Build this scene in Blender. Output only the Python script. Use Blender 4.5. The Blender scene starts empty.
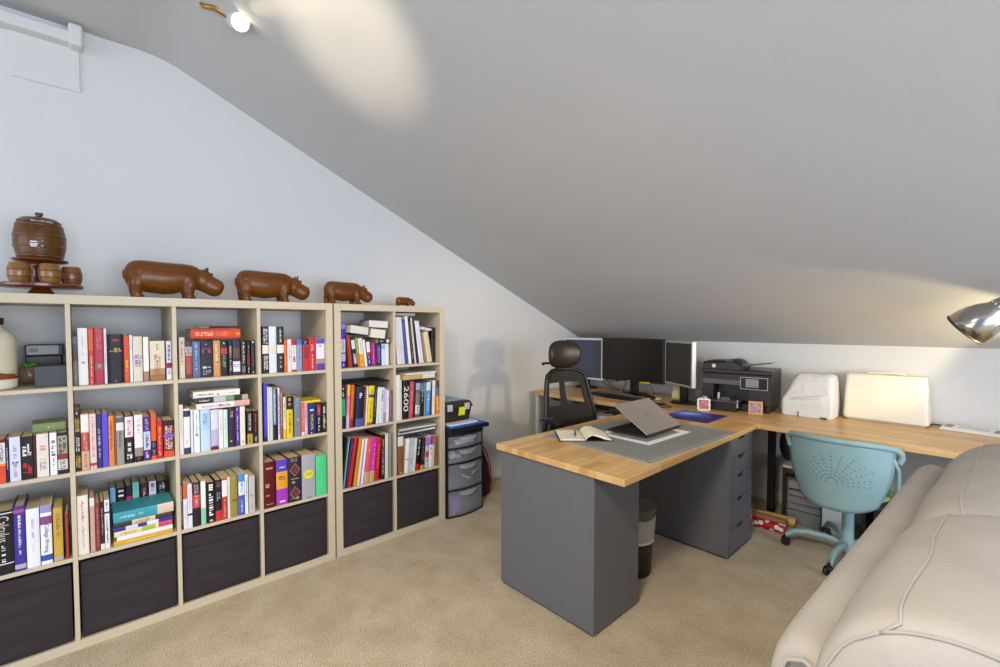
import bpy, bmesh, math, random
from mathutils import Vector, Matrix, Euler
PI = math.pi
SC = bpy.context.scene
COL = SC.collection

# ---------------------------------------------------------------- camera, world, lights, exposure
cd = bpy.data.cameras.new('camera')
cam = bpy.data.objects.new('camera', cd)
COL.objects.link(cam)
cam.location = (2.9322, -3.8474, 1.3399)
cam.rotation_euler = (PI/2 - 0.0342, 0, 0.8258)
cd.sensor_width = 36
cd.lens = 453.45/1000*36
cd.shift_y = 0.00745
cd.clip_start = 0.02
SC.camera = cam

w = bpy.data.worlds.new('world')
SC.world = w
w.use_nodes = True
bg = w.node_tree.nodes['Background']
bg.inputs['Color'].default_value = (0.38, 0.57, 1.0, 1)
bg.inputs['Strength'].default_value = 2.2

SC.view_settings.view_transform = 'Standard'
SC.view_settings.look = 'None'
SC.view_settings.gamma = 1
SC.view_settings.use_curve_mapping = False
SC.view_settings.exposure = -0.15

def light(name, kind, loc, energy, color, target=None, **kw):
    l = bpy.data.lights.new(name, kind)
    l.energy = energy
    l.color = color
    for k, v in kw.items():
        setattr(l, k, v)
    o = bpy.data.objects.new(name, l)
    COL.objects.link(o)
    o.location = loc
    if target is not None:
        o.rotation_euler = (Vector(target) - Vector(loc)).to_track_quat('-Z', 'Y').to_euler()
    return o

# daylight from the windows of the room behind and beside the photographer
light('window_daylight', 'AREA', (1.6, -7.6, 1.5), 80, (0.74, 0.85, 1.0), (1.0, -2.0, 0.9), shape='RECTANGLE', size=3.2, size_y=1.8)
light('side_window_daylight', 'AREA', (6.0, -3.4, 1.25), 150, (0.92, 0.94, 1.0), (0.5, -2.8, 0.9), shape='RECTANGLE', size=3.4, size_y=1.7)
# warm ceiling fittings of the room behind the photographer
light('room_ceiling_lamp', 'SPOT', (2.6, -4.3, 2.60), 260, (1.0, 0.87, 0.70), (1.5, -2.35, 0.0), spot_size=math.radians(94), spot_blend=.8, shadow_soft_size=.25)

# ---------------------------------------------------------------- materials
def lin(h):
    h = h.lstrip('#')
    if len(h) == 3:
        h = ''.join(c*2 for c in h)
    out = []
    for i in (0, 2, 4):
        c = int(h[i:i+2], 16)/255
        out.append(c/12.92 if c <= 0.04045 else ((c+0.055)/1.055)**2.4)
    return out + [1.0]

def scl(c, k):
    return [min(1, x*k) for x in c[:3]] + [1.0]

MATS = {}
def mat(name, hexc, rough=0.55, metal=0.0, var=0.05, nscale=14.0, bump=0.0, bscale=220.0, spec=0.5, coat=0.0, trans=0.0, alpha=1.0, ior=1.45, stretch=(1, 1, 1)):
    if name in MATS:
        return MATS[name]
    m = bpy.data.materials.new(name)
    m.use_nodes = True
    nt = m.node_tree
    b = nt.nodes['Principled BSDF']
    tc = nt.nodes.new('ShaderNodeTexCoord')
    mp = nt.nodes.new('ShaderNodeMapping')
    mp.inputs['Scale'].default_value = stretch
    nt.links.new(tc.outputs['Object'], mp.inputs['Vector'])
    no = nt.nodes.new('ShaderNodeTexNoise')
    no.inputs['Scale'].default_value = nscale
    no.inputs['Detail'].default_value = 3
    nt.links.new(mp.outputs['Vector'], no.inputs['Vector'])
    rp = nt.nodes.new('ShaderNodeValToRGB')
    c = lin(hexc)
    rp.color_ramp.elements[0].position = 0.3
    rp.color_ramp.elements[1].position = 0.7
    rp.color_ramp.elements[0].color = scl(c, 1-var)
    rp.color_ramp.elements[1].color = scl(c, 1+var)
    nt.links.new(no.outputs['Fac'], rp.inputs['Fac'])
    nt.links.new(rp.outputs['Color'], b.inputs['Base Color'])
    b.inputs['Roughness'].default_value = rough
    b.inputs['Metallic'].default_value = metal
    b.inputs['Specular IOR Level'].default_value = spec
    b.inputs['Coat Weight'].default_value = coat
    b.inputs['Coat Roughness'].default_value = 0.12
    b.inputs['Transmission Weight'].default_value = trans
    b.inputs['Alpha'].default_value = alpha
    b.inputs['IOR'].default_value = ior
    if bump:
        n2 = nt.nodes.new('ShaderNodeTexNoise')
        n2.inputs['Scale'].default_value = bscale
        n2.inputs['Detail'].default_value = 4
        nt.links.new(mp.outputs['Vector'], n2.inputs['Vector'])
        bp = nt.nodes.new('ShaderNodeBump')
        bp.inputs['Strength'].default_value = bump
        bp.inputs['Distance'].default_value = 0.01
        nt.links.new(n2.outputs['Fac'], bp.inputs['Height'])
        nt.links.new(bp.outputs['Normal'], b.inputs['Normal'])
    MATS[name] = m
    return m

def P(hexc, rough=0.55, **kw):          # plain coloured stock: card, ink, plastic
    return mat('stock_%s_%d' % (hexc, int(rough*100)), hexc, rough, **kw)

def ink_dark(hexc):                    # printed black stock is denser than a screen black
    c = lin(hexc); y = .3*c[0]+.6*c[1]+.1*c[2]
    k = 1 if y > .12 else .45+.55*y/.12
    return ''.join('%02x' % round(255*(12.92*v*k if v*k <= .0031308 else 1.055*(v*k)**(1/2.4)-.055)) for v in c[:3])

def butcher(name, along):
    m = bpy.data.materials.new(name)
    m.use_nodes = True
    nt = m.node_tree
    b = nt.nodes['Principled BSDF']
    tc = nt.nodes.new('ShaderNodeTexCoord')
    mp = nt.nodes.new('ShaderNodeMapping')
    mp.inputs['Location'].default_value = (.137, .0113, 0)
    if along == 'y':
        mp.inputs['Rotation'].default_value = (0, 0, PI/2)
    nt.links.new(tc.outputs['Object'], mp.inputs['Vector'])
    br = nt.nodes.new('ShaderNodeTexBrick')
    br.offset = 0.37
    br.inputs['Scale'].default_value = 1
    br.inputs['Brick Width'].default_value = 0.42
    br.inputs['Row Height'].default_value = 0.042
    br.inputs['Mortar Size'].default_value = 0.0004
    br.inputs['Color1'].default_value = lin('dab278')
    br.inputs['Color2'].default_value = lin('bd9050')
    br.inputs['Mortar'].default_value = lin('8c6432')
    nt.links.new(mp.outputs['Vector'], br.inputs['Vector'])
    m2 = nt.nodes.new('ShaderNodeMapping')
    m2.inputs['Scale'].default_value = (3, 60, 60) if along == 'x' else (60, 3, 60)
    nt.links.new(tc.outputs['Object'], m2.inputs['Vector'])
    no = nt.nodes.new('ShaderNodeTexNoise')
    no.inputs['Scale'].default_value = 2.2
    no.inputs['Detail'].default_value = 5
    nt.links.new(m2.outputs['Vector'], no.inputs['Vector'])
    mx = nt.nodes.new('ShaderNodeMix')
    mx.data_type = 'RGBA'
    mx.blend_type = 'OVERLAY'
    mx.inputs[0].default_value = 0.35
    nt.links.new(br.outputs['Color'], mx.inputs[6])
    nt.links.new(no.outputs['Fac'], mx.inputs[7])
    nt.links.new(mx.outputs[2], b.inputs['Base Color'])
    b.inputs['Roughness'].default_value = 0.36
    return m

def carpet_mat():
    m = bpy.data.materials.new('carpet')
    m.use_nodes = True
    nt = m.node_tree
    b = nt.nodes['Principled BSDF']
    tc = nt.nodes.new('ShaderNodeTexCoord')
    n1 = nt.nodes.new('ShaderNodeTexNoise')
    n1.inputs['Scale'].default_value = 190
    n1.inputs['Detail'].default_value = 4
    n2 = nt.nodes.new('ShaderNodeTexNoise')
    n2.inputs['Scale'].default_value = 5
    n2.inputs['Detail'].default_value = 6
    n2.inputs['Roughness'].default_value = 0.65
    for n in (n1, n2):
        nt.links.new(tc.outputs['Object'], n.inputs['Vector'])
    r1 = nt.nodes.new('ShaderNodeValToRGB')
    r1.color_ramp.elements[0].position = 0.32
    r1.color_ramp.elements[1].position = 0.68
    r1.color_ramp.elements[0].color = lin('ab9b7c')
    r1.color_ramp.elements[1].color = lin('fbf1dc')
    r2 = nt.nodes.new('ShaderNodeValToRGB')
    r2.color_ramp.elements[0].position = 0.35
    r2.color_ramp.elements[1].position = 0.65
    r2.color_ramp.elements[0].color = lin('dcd2bc')
    r2.color_ramp.elements[1].color = lin('f6f0e4')
    nt.links.new(n1.outputs['Fac'], r1.inputs['Fac'])
    nt.links.new(n2.outputs['Fac'], r2.inputs['Fac'])
    mx = nt.nodes.new('ShaderNodeMix')
    mx.data_type = 'RGBA'
    mx.blend_type = 'MULTIPLY'
    mx.inputs[0].default_value = 1
    nt.links.new(r1.outputs['Color'], mx.inputs[6])
    nt.links.new(r2.outputs['Color'], mx.inputs[7])
    nt.links.new(mx.outputs[2], b.inputs['Base Color'])
    b.inputs['Roughness'].default_value = 0.95
    b.inputs['Specular IOR Level'].default_value = 0.1
    b.inputs['Sheen Weight'].default_value = 0.2
    bp = nt.nodes.new('ShaderNodeBump')
    bp.inputs['Strength'].default_value = 0.8
    bp.inputs['Distance'].default_value = 0.012
    nt.links.new(n1.outputs['Fac'], bp.inputs['Height'])
    nt.links.new(bp.outputs['Normal'], b.inputs['Normal'])
    return m

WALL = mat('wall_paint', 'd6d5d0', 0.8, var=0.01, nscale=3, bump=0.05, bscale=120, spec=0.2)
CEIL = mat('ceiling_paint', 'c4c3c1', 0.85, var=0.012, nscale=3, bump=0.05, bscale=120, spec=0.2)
TRIM = mat('trim_paint', 'e4e4e2', 0.5, var=0.01)
CARPET = carpet_mat()
BIRCH = mat('birch_veneer', 'c9bb9e', 0.5, var=0.03, nscale=3, stretch=(2, 2, 40))
BUTX = butcher('butcher_block_lengthways', 'x')
BUTY = butcher('butcher_block_crossways', 'y')
CARVED = mat('carved_wood', '6a3b08', 0.34, var=0.25, nscale=6, coat=0.1, spec=.4, stretch=(6, 1, 6))
BARRELW = mat('barrel_wood', '5c370c', 0.36, var=0.3, nscale=9, coat=0.1, spec=.4, stretch=(4, 4, 1))
CUPW = mat('light_barrel_wood', '80581c', 0.35, var=0.2, nscale=9, coat=0.4, stretch=(4, 4, 1))
REDW = mat('red_wood', '642a0c', 0.28, var=0.2, nscale=9, coat=0.5)
BLACKF = mat('black_fabric', '3a3436', 0.9, var=0.08, nscale=8, bump=0.35, bscale=9, spec=0.15, stretch=(1, .6, 1.8))
GREYP = mat('grey_laminate', '67676b', 0.42, var=0.02)
GREYD = mat('dark_grey_laminate', '4e4d50', 0.45, var=0.02)
BLACKP = mat('black_plastic', '1d1b1a', 0.4, var=0.05)
BLACKS = mat('black_gloss', '16130f', 0.16, var=0.05)
MESHB = mat('black_mesh', '26221e', 0.75, var=0.1, nscale=300, alpha=0.93)
LEATH = mat('black_leather', '2a221c', 0.34, var=0.08, bump=0.1, bscale=300)
SCREEN = mat('dark_screen', '211d1a', 0.22, var=0.02)
SCREENB = mat('blue_grey_screen', '4a5062', 0.25, var=0.02)
SILVER = mat('silver_plastic', 'b8b6b2', 0.35, metal=0.5, var=0.02)
WHITEP = mat('white_plastic', 'e6e4e0', 0.45, var=0.02)
CREAM = mat('cream_plastic', 'efe8d2', 0.45, var=0.015)
CLOTHW = mat('white_cloth', 'd6d4d0', 0.9, var=0.04, bump=0.25, bscale=25, spec=0.1)
TEAL = mat('teal_paint', '90b0b2', 0.42, var=0.03)
SOFA = mat('sofa_microfibre', 'aca69e', 0.9, var=0.06, nscale=6, bump=0.15, bscale=90, spec=0.1)
PIPING = mat('sofa_piping', 'a8a29a', 0.85, var=0.04)
CHROME = mat('chrome', 'b8b4ac', 0.16, metal=1.0, var=0.03)
PAGES = mat('book_pages', 'd9c79c', 0.85, var=0.12, nscale=2, stretch=(3, 200, 3))
CLEARP = mat('frosted_plastic', 'c6c7cf', 0.3, var=0.04, alpha=0.2)
FROST = mat('frosted_handle', 'c0c1c8', 0.35, var=0.04, alpha=0.6)
CLEARB = mat('clear_bin_plastic', 'aaa8a2', 0.2, var=0.04, alpha=0.35)

# ---------------------------------------------------------------- mesh helpers
class MB:
    def __init__(s):
        s.v = []; s.f = []; s.mi = []; s.mats = []; s.M = None
    def mid(s, m):
        if m not in s.mats:
            s.mats.append(m)
        return s.mats.index(m)
    def add(s, vs, fs, m):
        n = len(s.v)
        if s.M is not None:
            vs = [tuple(s.M @ Vector(v)) for v in vs]
        s.v += [tuple(v) for v in vs]
        k = s.mid(m)
        for f in fs:
            s.f.append([n+i for i in f]); s.mi.append(k)
    def box(s, x0, x1, y0, y1, z0, z1, m):
        vs = [(x, y, z) for x in (x0, x1) for y in (y0, y1) for z in (z0, z1)]
        s.add(vs, [(0,1,3,2), (4,6,7,5), (0,4,5,1), (2,3,7,6), (0,2,6,4), (1,5,7,3)], m)
    def hexa(s, b, t, m):      # 4 bottom points, 4 top points (ccw from above)
        s.add(list(b)+list(t), [(3,2,1,0), (4,5,6,7), (0,1,5,4), (1,2,6,5), (2,3,7,6), (3,0,4,7)], m)
    def quad(s, a, b, c, d, m):
        s.add([a, b, c, d], [(0,1,2,3)], m)
    def loft(s, rings, m, cap=True, closed=True):
        n = len(rings[0]); vs = [p for r in rings for p in r]; fs = []
        for i in range(len(rings)-1):
            for j in range(n if closed else n-1):
                k = (j+1) % n
                fs.append((i*n+j, i*n+k, (i+1)*n+k, (i+1)*n+j))
        if cap:
            fs.append(tuple(range(n-1, -1, -1)))
            fs.append(tuple((len(rings)-1)*n+j for j in range(n)))
        s.add(vs, fs, m)
    def tube(s, path, r, m, n=10, cap=True):
        path = [Vector(p) for p in path]
        rs = r if isinstance(r, (list, tuple)) else [r]*len(path)
        rings = []; prev = None
        for i, p in enumerate(path):
            t = (path[min(i+1, len(path)-1)] - path[max(i-1, 0)]).normalized()
            if prev is None:
                a = Vector((0,0,1)) if abs(t.z) < .9 else Vector((1,0,0))
                u = t.cross(a).normalized()
            else:
                u = (prev - t*prev.dot(t)).normalized()
            prev = u; v = t.cross(u)
            rings.append([tuple(p + (u*math.cos(2*PI*k/n) + v*math.sin(2*PI*k/n))*rs[i]) for k in range(n)])
        s.loft(rings, m, cap)
    def lathe(s, prof, m, c=(0,0,0), n=28, cap=True, axis=None):
        rings = []
        for (r, z) in prof:
            rings.append([(c[0]+r*math.cos(2*PI*k/n), c[1]+r*math.sin(2*PI*k/n), c[2]+z) for k in range(n)])
        if axis is not None:
            q = Vector((0,0,1)).rotation_difference(Vector(axis).normalized())
            rings = [[tuple(Vector(c) + q @ (Vector(p)-Vector(c))) for p in r] for r in rings]
        s.loft(rings, m, cap)
    def ball(s, c, r, m, nu=14, nv=9, rot=None):
        if not isinstance(r, (tuple, list)):
            r = (r, r, r)
        rings = []
        for i in range(nv+1):
            th = PI*(i+.02)/(nv+.04)
            ring = []
            for k in range(nu):
                p = Vector((r[0]*math.sin(th)*math.cos(2*PI*k/nu), r[1]*math.sin(th)*math.sin(2*PI*k/nu), -r[2]*math.cos(th)))
                if rot is not None:
                    p = rot @ p
                ring.append((c[0]+p.x, c[1]+p.y, c[2]+p.z))
            rings.append(ring)
        s.loft(rings, m)
    def build(s, name, parent=None, loc=(0,0,0), rot=(0,0,0), smooth=False, bevel=0, seg=2, sub=0, solid=0, remesh=0, relax=0, angle=None):
        me = bpy.data.meshes.new(name)
        me.from_pydata(s.v, [], s.f)
        for m in s.mats:
            me.materials.append(m)
        me.polygons.foreach_set('material_index', s.mi)
        bm = bmesh.new(); bm.from_mesh(me)
        bmesh.ops.recalc_face_normals(bm, faces=bm.faces)
        bm.to_mesh(me); bm.free()
        me.update()
        o = bpy.data.objects.new(name, me)
        COL.objects.link(o)
        o.location = loc; o.rotation_euler = rot
        if parent is not None:
            o.parent = parent
        if solid:
            md = o.modifiers.new('solid', 'SOLIDIFY'); md.thickness = solid; md.offset = 0
        if remesh:
            md = o.modifiers.new('remesh', 'REMESH'); md.mode = 'VOXEL'; md.voxel_size = remesh
            if relax:
                md = o.modifiers.new('relax', 'SMOOTH'); md.factor = .5; md.iterations = relax
            dg = bpy.context.evaluated_depsgraph_get()
            dg.update()
            nm = bpy.data.meshes.new_from_object(o.evaluated_get(dg))
            o.modifiers.clear()
            o.data = nm
            nm.materials.clear()
            for m in s.mats:
                nm.materials.append(m)
            me = nm
            smooth = True
        if bevel:
            md = o.modifiers.new('bevel', 'BEVEL'); md.width = bevel; md.segments = seg; md.limit_method = 'ANGLE'; md.angle_limit = math.radians(40)
        if sub:
            md = o.modifiers.new('sub', 'SUBSURF'); md.levels = sub; md.render_levels = sub
        if smooth:
            me.polygons.foreach_set('use_smooth', [True]*len(me.polygons))
        if angle is not None:
            me.polygons.foreach_set('use_smooth', [True]*len(me.polygons))
            me.set_sharp_from_angle(angle=math.radians(angle))
        return o

def box_mb(x0, x1, y0, y1, z0, z1, m):
    b = MB(); b.box(x0, x1, y0, y1, z0, z1, m); return b

def tag(o, label, cat, group=None, kind=None):
    o['label'] = label; o['category'] = cat
    if group: o['group'] = group
    if kind: o['kind'] = kind
    return o

def thing(name, label, cat, loc=(0,0,0), rot=0, group=None):
    o = bpy.data.objects.new(name, None)
    COL.objects.link(o)
    o.empty_display_size = .05
    o.location = loc
    o.rotation_euler = (0, 0, rot) if not isinstance(rot, tuple) else rot
    return tag(o, label, cat, group)

def structure(name, mb, **kw):
    o = mb.build(name, **kw); o['kind'] = 'structure'; return o

def copy_tree(o, parent=None):
    c = o.copy(); COL.objects.link(c)
    if parent is not None: c.parent = parent
    for ch in list(o.children):
        copy_tree(ch, c)
    return c

def text_mesh(txt, size, m):
    cu = bpy.data.curves.new('lettering', 'FONT')
    cu.body = txt; cu.size = size; cu.extrude = 0.0002; cu.align_x = 'CENTER'; cu.align_y = 'CENTER'
    t = bpy.data.objects.new('lettering', cu)
    COL.objects.link(t)
    dg = bpy.context.evaluated_depsgraph_get(); dg.update()
    me = bpy.data.meshes.new_from_object(t.evaluated_get(dg))
    bpy.data.objects.remove(t)
    me.materials.clear(); me.materials.append(m)
    return me

def lettering(name, txt, size, m, parent, M):
    me = text_mesh(txt, size, m)
    me.transform(M)
    o = bpy.data.objects.new(name, me)
    COL.objects.link(o); o.parent = parent
    return o

# ---------------------------------------------------------------- the room
XR, YN = 6.2, -8.2           # how far floor and ceiling run towards the unseen side of the room
KZ, SL, YK = 1.206, 0.4306, -3.515
ZC = KZ - SL*YK
structure('floor', box_mb(-.1, XR, YN, .1, -.08, 0, CARPET))
mb = MB()
mb.loft([[(x, .0, 0), (x, .0, KZ+.02), (x, YK, ZC+.02), (x, YN, ZC+.02), (x, YN, 0)] for x in (-.1, 0)], WALL)
structure('wall_left', mb)
structure('wall_far', box_mb(-.1, XR, 0, .1, 0, KZ+.05, WALL))
# slope and flat ceiling run into each other over a soft plastered bend
prof = [(.1, KZ-SL*.1), (YK+.14, ZC-SL*.14)]
for k in range(13):
    f = k/12; y = YK+.09-.18*f
    z = (1-f)**2*(ZC-SL*.09) + 2*f*(1-f)*ZC + f*f*ZC
    prof.append((y, z))
prof.append((YN, ZC))
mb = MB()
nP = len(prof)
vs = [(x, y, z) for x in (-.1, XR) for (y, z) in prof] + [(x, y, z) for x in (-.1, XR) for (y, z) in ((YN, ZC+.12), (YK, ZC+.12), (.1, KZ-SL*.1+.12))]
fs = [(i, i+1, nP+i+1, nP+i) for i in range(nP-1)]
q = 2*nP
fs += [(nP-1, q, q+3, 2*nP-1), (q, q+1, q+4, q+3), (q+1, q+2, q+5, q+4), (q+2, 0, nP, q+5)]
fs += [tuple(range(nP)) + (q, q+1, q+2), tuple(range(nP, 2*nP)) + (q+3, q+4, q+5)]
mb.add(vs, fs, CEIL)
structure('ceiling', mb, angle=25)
structure('wall_back', box_mb(-.1, XR, YN-.1, YN, 0, ZC+.1, WALL))
structure('baseboard_left', box_mb(0, .014, -2.03, -.0, 0, .085, TRIM), bevel=.004)
structure('baseboard_far', box_mb(.014, XR, -.014, 0, 0, .085, TRIM), bevel=.004)
# boxed ledge and raised access panel high on the left wall
mb = MB(); mb.box(0, .075, -4.7, -3.817, 2.622, 2.675, WALL); mb.box(0, .080, -3.862, -3.812, 2.615, 2.71, WALL)
structure('trim_1', mb, bevel=.012, seg=4)
structure('trim_2', box_mb(0, .010, -4.052, -3.825, 2.43, 2.63, WALL), bevel=.007, seg=4)

# ---------------------------------------------------------------- bookcases
CELL, T, O_ = .335, .016, .038
def bookcase(name, cols, y_right, label):
    wd = cols*CELL + (cols-1)*T + 2*O_
    t = thing(name, label, 'bookcase', (.02, y_right-wd, 0))
    H = 4*CELL + 3*T + 2*O_
    D = .39
    kw = dict(parent=t, bevel=.0015)
    box_mb(0, D, 0, O_, 0, H, BIRCH).build('side_panel', **kw)
    box_mb(0, D, wd-O_, wd, 0, H, BIRCH).build('side_panel', **kw)
    box_mb(0, D, O_, wd-O_, H-O_, H, BIRCH).build('top_panel', **kw)
    box_mb(0, D, O_, wd-O_, 0, O_, BIRCH).build('bottom_panel', **kw)
    for k in range(1, cols):
        y = O_ + k*CELL + (k-1)*T
        box_mb(0, D-.001, y, y+T, O_, H-O_, BIRCH).build('divider', **kw)
    for k in range(cols):
        y = O_ + k*(CELL+T)
        for r in range(1, 4):
            z = O_ + r*CELL + (r-1)*T
            box_mb(0, D-.001, y, y+CELL, z, z+T, BIRCH).build('shelf', **kw)
    return t
YS = -2.0337
bookcase('bookcase', 2, YS, 'narrow pale birch cube bookcase, two columns wide, beside the plastic drawers')
Y1 = YS - .765 - .006
bookcase('bookcase', 4, Y1, 'wide pale birch cube bookcase, four columns, under the carved hippos')
WD1 = 4*CELL + 3*T + 2*O_

# fabric bins in the bottom row
def bin_mb(bulge, sag):
    W, H = .322, .318
    mb = MB(); N = 24; rings = []
    def prof(u, v):         # u,v in 0..1 over the front face
        s_ = math.sin(PI*u)
        return bulge*s_*math.sin(PI*min(1, v*1.1+.02))**.8 + sag*s_*max(0, 1-v*1.6) + .0022*math.sin(v*21+u*3.1+bulge*900)*s_*(v < .78) + .0016*math.sin(v*37-u*4.7)*s_*(v < .78)
    front = [[(0.36+prof(i/N, j/N)-.006*((i in (0, N)) or (j in (0, N))), i/N*W, j/N*H) for i in range(N+1)] for j in range(N+1)]
    vs = [p for r in front for p in r]; fs = []
    for j in range(N):
        for i in range(N):
            a = j*(N+1)+i
            fs.append((a, a+1, a+N+2, a+N+1))
    mb.add(vs, fs, BLACKF)
    # back shell joined on along the rim
    mb.box(0.02, .345, 0, W, 0, H, BLACKF)
    return mb
def fabric_bin(y, label, bulge, sag, group):
    t = thing('storage_bin', label, 'storage bin', (.04, y+.0065, .0385), 0, group)
    bin_mb(bulge, sag).build('body', t, smooth=False, angle=40)
    W, H = .322, .318
    mb = MB(); N = 10
    mb.loft([[(.3605+bulge*.45*math.sin(PI*i/N)+dx, i/N*W, H-.062+dz) for (dx, dz) in ((0, 0), (.004, 0), (.004, .004), (0, .004))] for i in range(N+1)], BLACKF)
    mb.build('seam', t)
for k, lab, bu, sg in ((0, 'black fabric bin at the left frame edge, bottom row of big bookcase', .006, 0), (1, 'black fabric bin, second from left in bottom row of big bookcase', .006, 0), (2, 'black fabric bin, third from left in bottom row of big bookcase', .010, .002), (3, 'black fabric bin with sagging bottom at right end of big bookcase', .012, .008)):
    fabric_bin(Y1-WD1+O_+k*(CELL+T), lab, bu, sg, 'black fabric bins in the bookcases')
for k, lab in ((0, 'black fabric bin in bottom left of the small bookcase'), (1, 'black fabric bin in bottom right of small bookcase beside plastic drawers')):
    fabric_bin(YS-.765+O_+k*(CELL+T), lab, .009, .005, 'black fabric bins in the bookcases')

# ---------------------------------------------------------------- books
RB = random.Random(5)
def spine_marks(mb, spec, wd, h, bulge):
    p = spec.split()
    if p[0] in ('D', 'O'):      # a diamond or a round sticker on the spine
        c = float(p[2])*h; m = P(p[1], .5); yc = wd/2; x = bulge+.0006
        if p[0] == 'D':
            for (r, mm) in ((.42, m), (.34, P('38304a', .5)), (.22, P('7a3020', .5))):
                q = r*wd; mb.quad((x, yc-q, c), (x, yc, c-q*1.3), (x, yc+q, c), (x, yc, c+q*1.3), mm); x += .0003
        else:
            q = .36*wd
            mb.add([(x, yc+q*math.cos(a*PI/10), c+q*math.sin(a*PI/10)) for a in range(20)], [tuple(range(20))], m)
            for k in range(2):
                mb.quad((x+.0004, yc-q*.6, c-.004+k*.008), (x+.0004, yc+q*.6, c-.004+k*.008), (x+.0004, yc+q*.6, c-.001+k*.008), (x+.0004, yc-q*.6, c-.001+k*.008), P('8a8a4a', .5))
        return
    m = P(p[0], .5); f0, f1, wf, cols = float(p[1]), float(p[2]), float(p[3]), int(p[4])
    x = bulge+.0005
    a0, a1 = wd*(.5-wf/2), wd*(.5+wf/2)
    cw = (a1-a0)/cols
    for c in range(cols):
        y0 = a0+c*cw+cw*.1; y1 = a0+(c+1)*cw-cw*.1
        z = f1*h
        gl = max(.0022, min(.011, (y1-y0)*.72))
        while z > f0*h+gl*.5:
            g = gl*RB.uniform(.55, 1.0)
            if RB.random() > .13:
                z0 = max(z-g, f0*h)
                k = RB.random(); mid = (y0+y1)/2
                if k < .45:
                    mb.quad((x, y0, z0), (x, y1, z0), (x, y1, z), (x, y0, z), m)
                elif k < .7:
                    mb.quad((x, y0, z0), (x, mid, z0), (x, mid, z), (x, y0, z), m)
                else:
                    mb.quad((x, y0, z0+g*.3), (x, y1, z0+g*.3), (x, y1, z-g*.3), (x, y0, z-g*.3), m)
            z -= g+gl*.28
def make_book(loc, rot, wd, h, depth, cov, bands, marks, label, group, cat='book', name='book', hard=None):
    t = thing(name, label, cat, loc, rot, group)
    if hard is None: hard = wd > .024 and h > .19
    ct = .0028 if hard else .0012
    bu = min(.0035, wd*.09) if hard else .0008
    cm = P(ink_dark(cov), .45, spec=.35)
    mb = MB()
    bl = []
    for b in bands.split():
        r, c = b.split(':'); f0, f1 = (float(q) if q else 0. for q in r.split('-'))
        if f1 > f0: bl.append((f0, f1, P(ink_dark(c), .45, spec=.35)))
    cuts = sorted({0., 1.} | {b[0] for b in bl} | {b[1] for b in bl})
    for z0, z1 in zip(cuts, cuts[1:]):
        m = cm
        for b in bl:
            if b[0] <= (z0+z1)/2 <= b[1]: m = b[2]
        ys = (0, .18, .5, .82, 1); bx = (0, .72, 1, .72, 0)
        fr = [[(-.002+bu*bx[i], ys[i]*wd, z*h) for i in range(5)] for z in (z0, z1)]
        mb.loft(fr, m, cap=False, closed=False)
    mb.box(-depth, -.002, 0, ct, 0, h, cm)
    mb.box(-depth, -.002, wd-ct, wd, 0, h, cm)
    mb.box(-.004, -.0021, ct, wd-ct, 0, h, cm)
    titles = []
    for mk in marks:
        if mk[0] == '=':
            titles.append(mk[1:].split())
        else:
            spine_marks(mb, mk, wd, h, bu-.0015)
    mb.build('cover', t)
    ins = .003 if hard else .0006
    box_mb(-depth+ins*1.5, -.0042, ct, wd-ct, ins, h-ins, PAGES).build('pages', t)
    for (tx, c, f0, f1, wf) in titles:
        tx = tx.replace('_', ' ').replace('.', '')
        f0, f1, wf = float(f0), float(f1), float(wf)
        me = text_mesh(tx, 1.0, P(c, .5))
        xs = [v.co.x for v in me.vertices]; ysz = [v.co.y for v in me.vertices]
        L = max(xs)-min(xs); Hh = max(ysz)-min(ysz); cx, cy = (max(xs)+min(xs))/2, (max(ysz)+min(ysz))/2
        for v in me.vertices:
            a = (v.co.x-cx)/L*(f1-f0)*h; b = (v.co.y-cy)/Hh*wf*wd
            v.co = (bu-.0008 + v.co.z*.2, wd/2 + b, (f0+f1)/2*h - a)
        o = bpy.data.objects.new('title', me); COL.objects.link(o); o.parent = t
    return t

SHELVES = []
SHELVES.append(('A2',0.4,0.74,'second row, left edge of big bookcase','books in the second row, left edge of the big bookcase',[
(-4097.7,-4071.9,25.2,168,0.0,'7a1220','0-.18:e0522e .18-.4:d8482c .4-.45:f0a030 .45-.92:e8e4de',['301818 .48 .9 .7 3'],'maroon paperback with white title panel and orange foot'),
(-4070.9,-4063.0,7.4,166,0.0,'3c1f52','',['d0c0e0 .3 .8 .5 1'],'thin dark purple paperback beside the maroon one'),
(-4061.4,-4032.1,28.6,171,0.0,'d9dbe8','',['9a96a8 .1 .4 .4 1', '2f5a86 .38 .44 .7 2', 'a9a6b4 .5 .8 .4 1'],'pale lavender paperback with small blue mark'),
(-4030.5,-3998.9,31.0,168,0.0,'2a1c18','',['c8202a .14 .38 .85 2', 'f0ece6 .52 .82 .85 2'],'black paperback with chunky white and red title'),
(-3997.9,-3989.7,7.5,170,0.0,'5c1a1a','',[],'slim maroon book wedged beside black paperback'),
(-3988.7,-3955.4,32.8,171,0.0,'e6dccd','',['e09a90 .45 .88 .6 1', '8a8078 .15 .42 .6 2'],'cream paperback with faint pink vertical title'),
(-3951.9,-3931.5,19.8,171,0.0,'f0ece6','',['2a2624 .5 .82 .6 1', '301838 .46 .5 .7 1', '8a8480 .1 .4 .3 1'],'white paperback with narrow black title'),
(-3929.7,-3901.0,28.1,168,0.0,'2b2522','.48-.92:a89c84 .36-.46:9c2a20 .1-.35:cfcac4',['2b2522 .5 .9 .8 2', '555 .12 .32 .6 2'],'black paperback with tan title panel against the divider'),
]))
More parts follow.
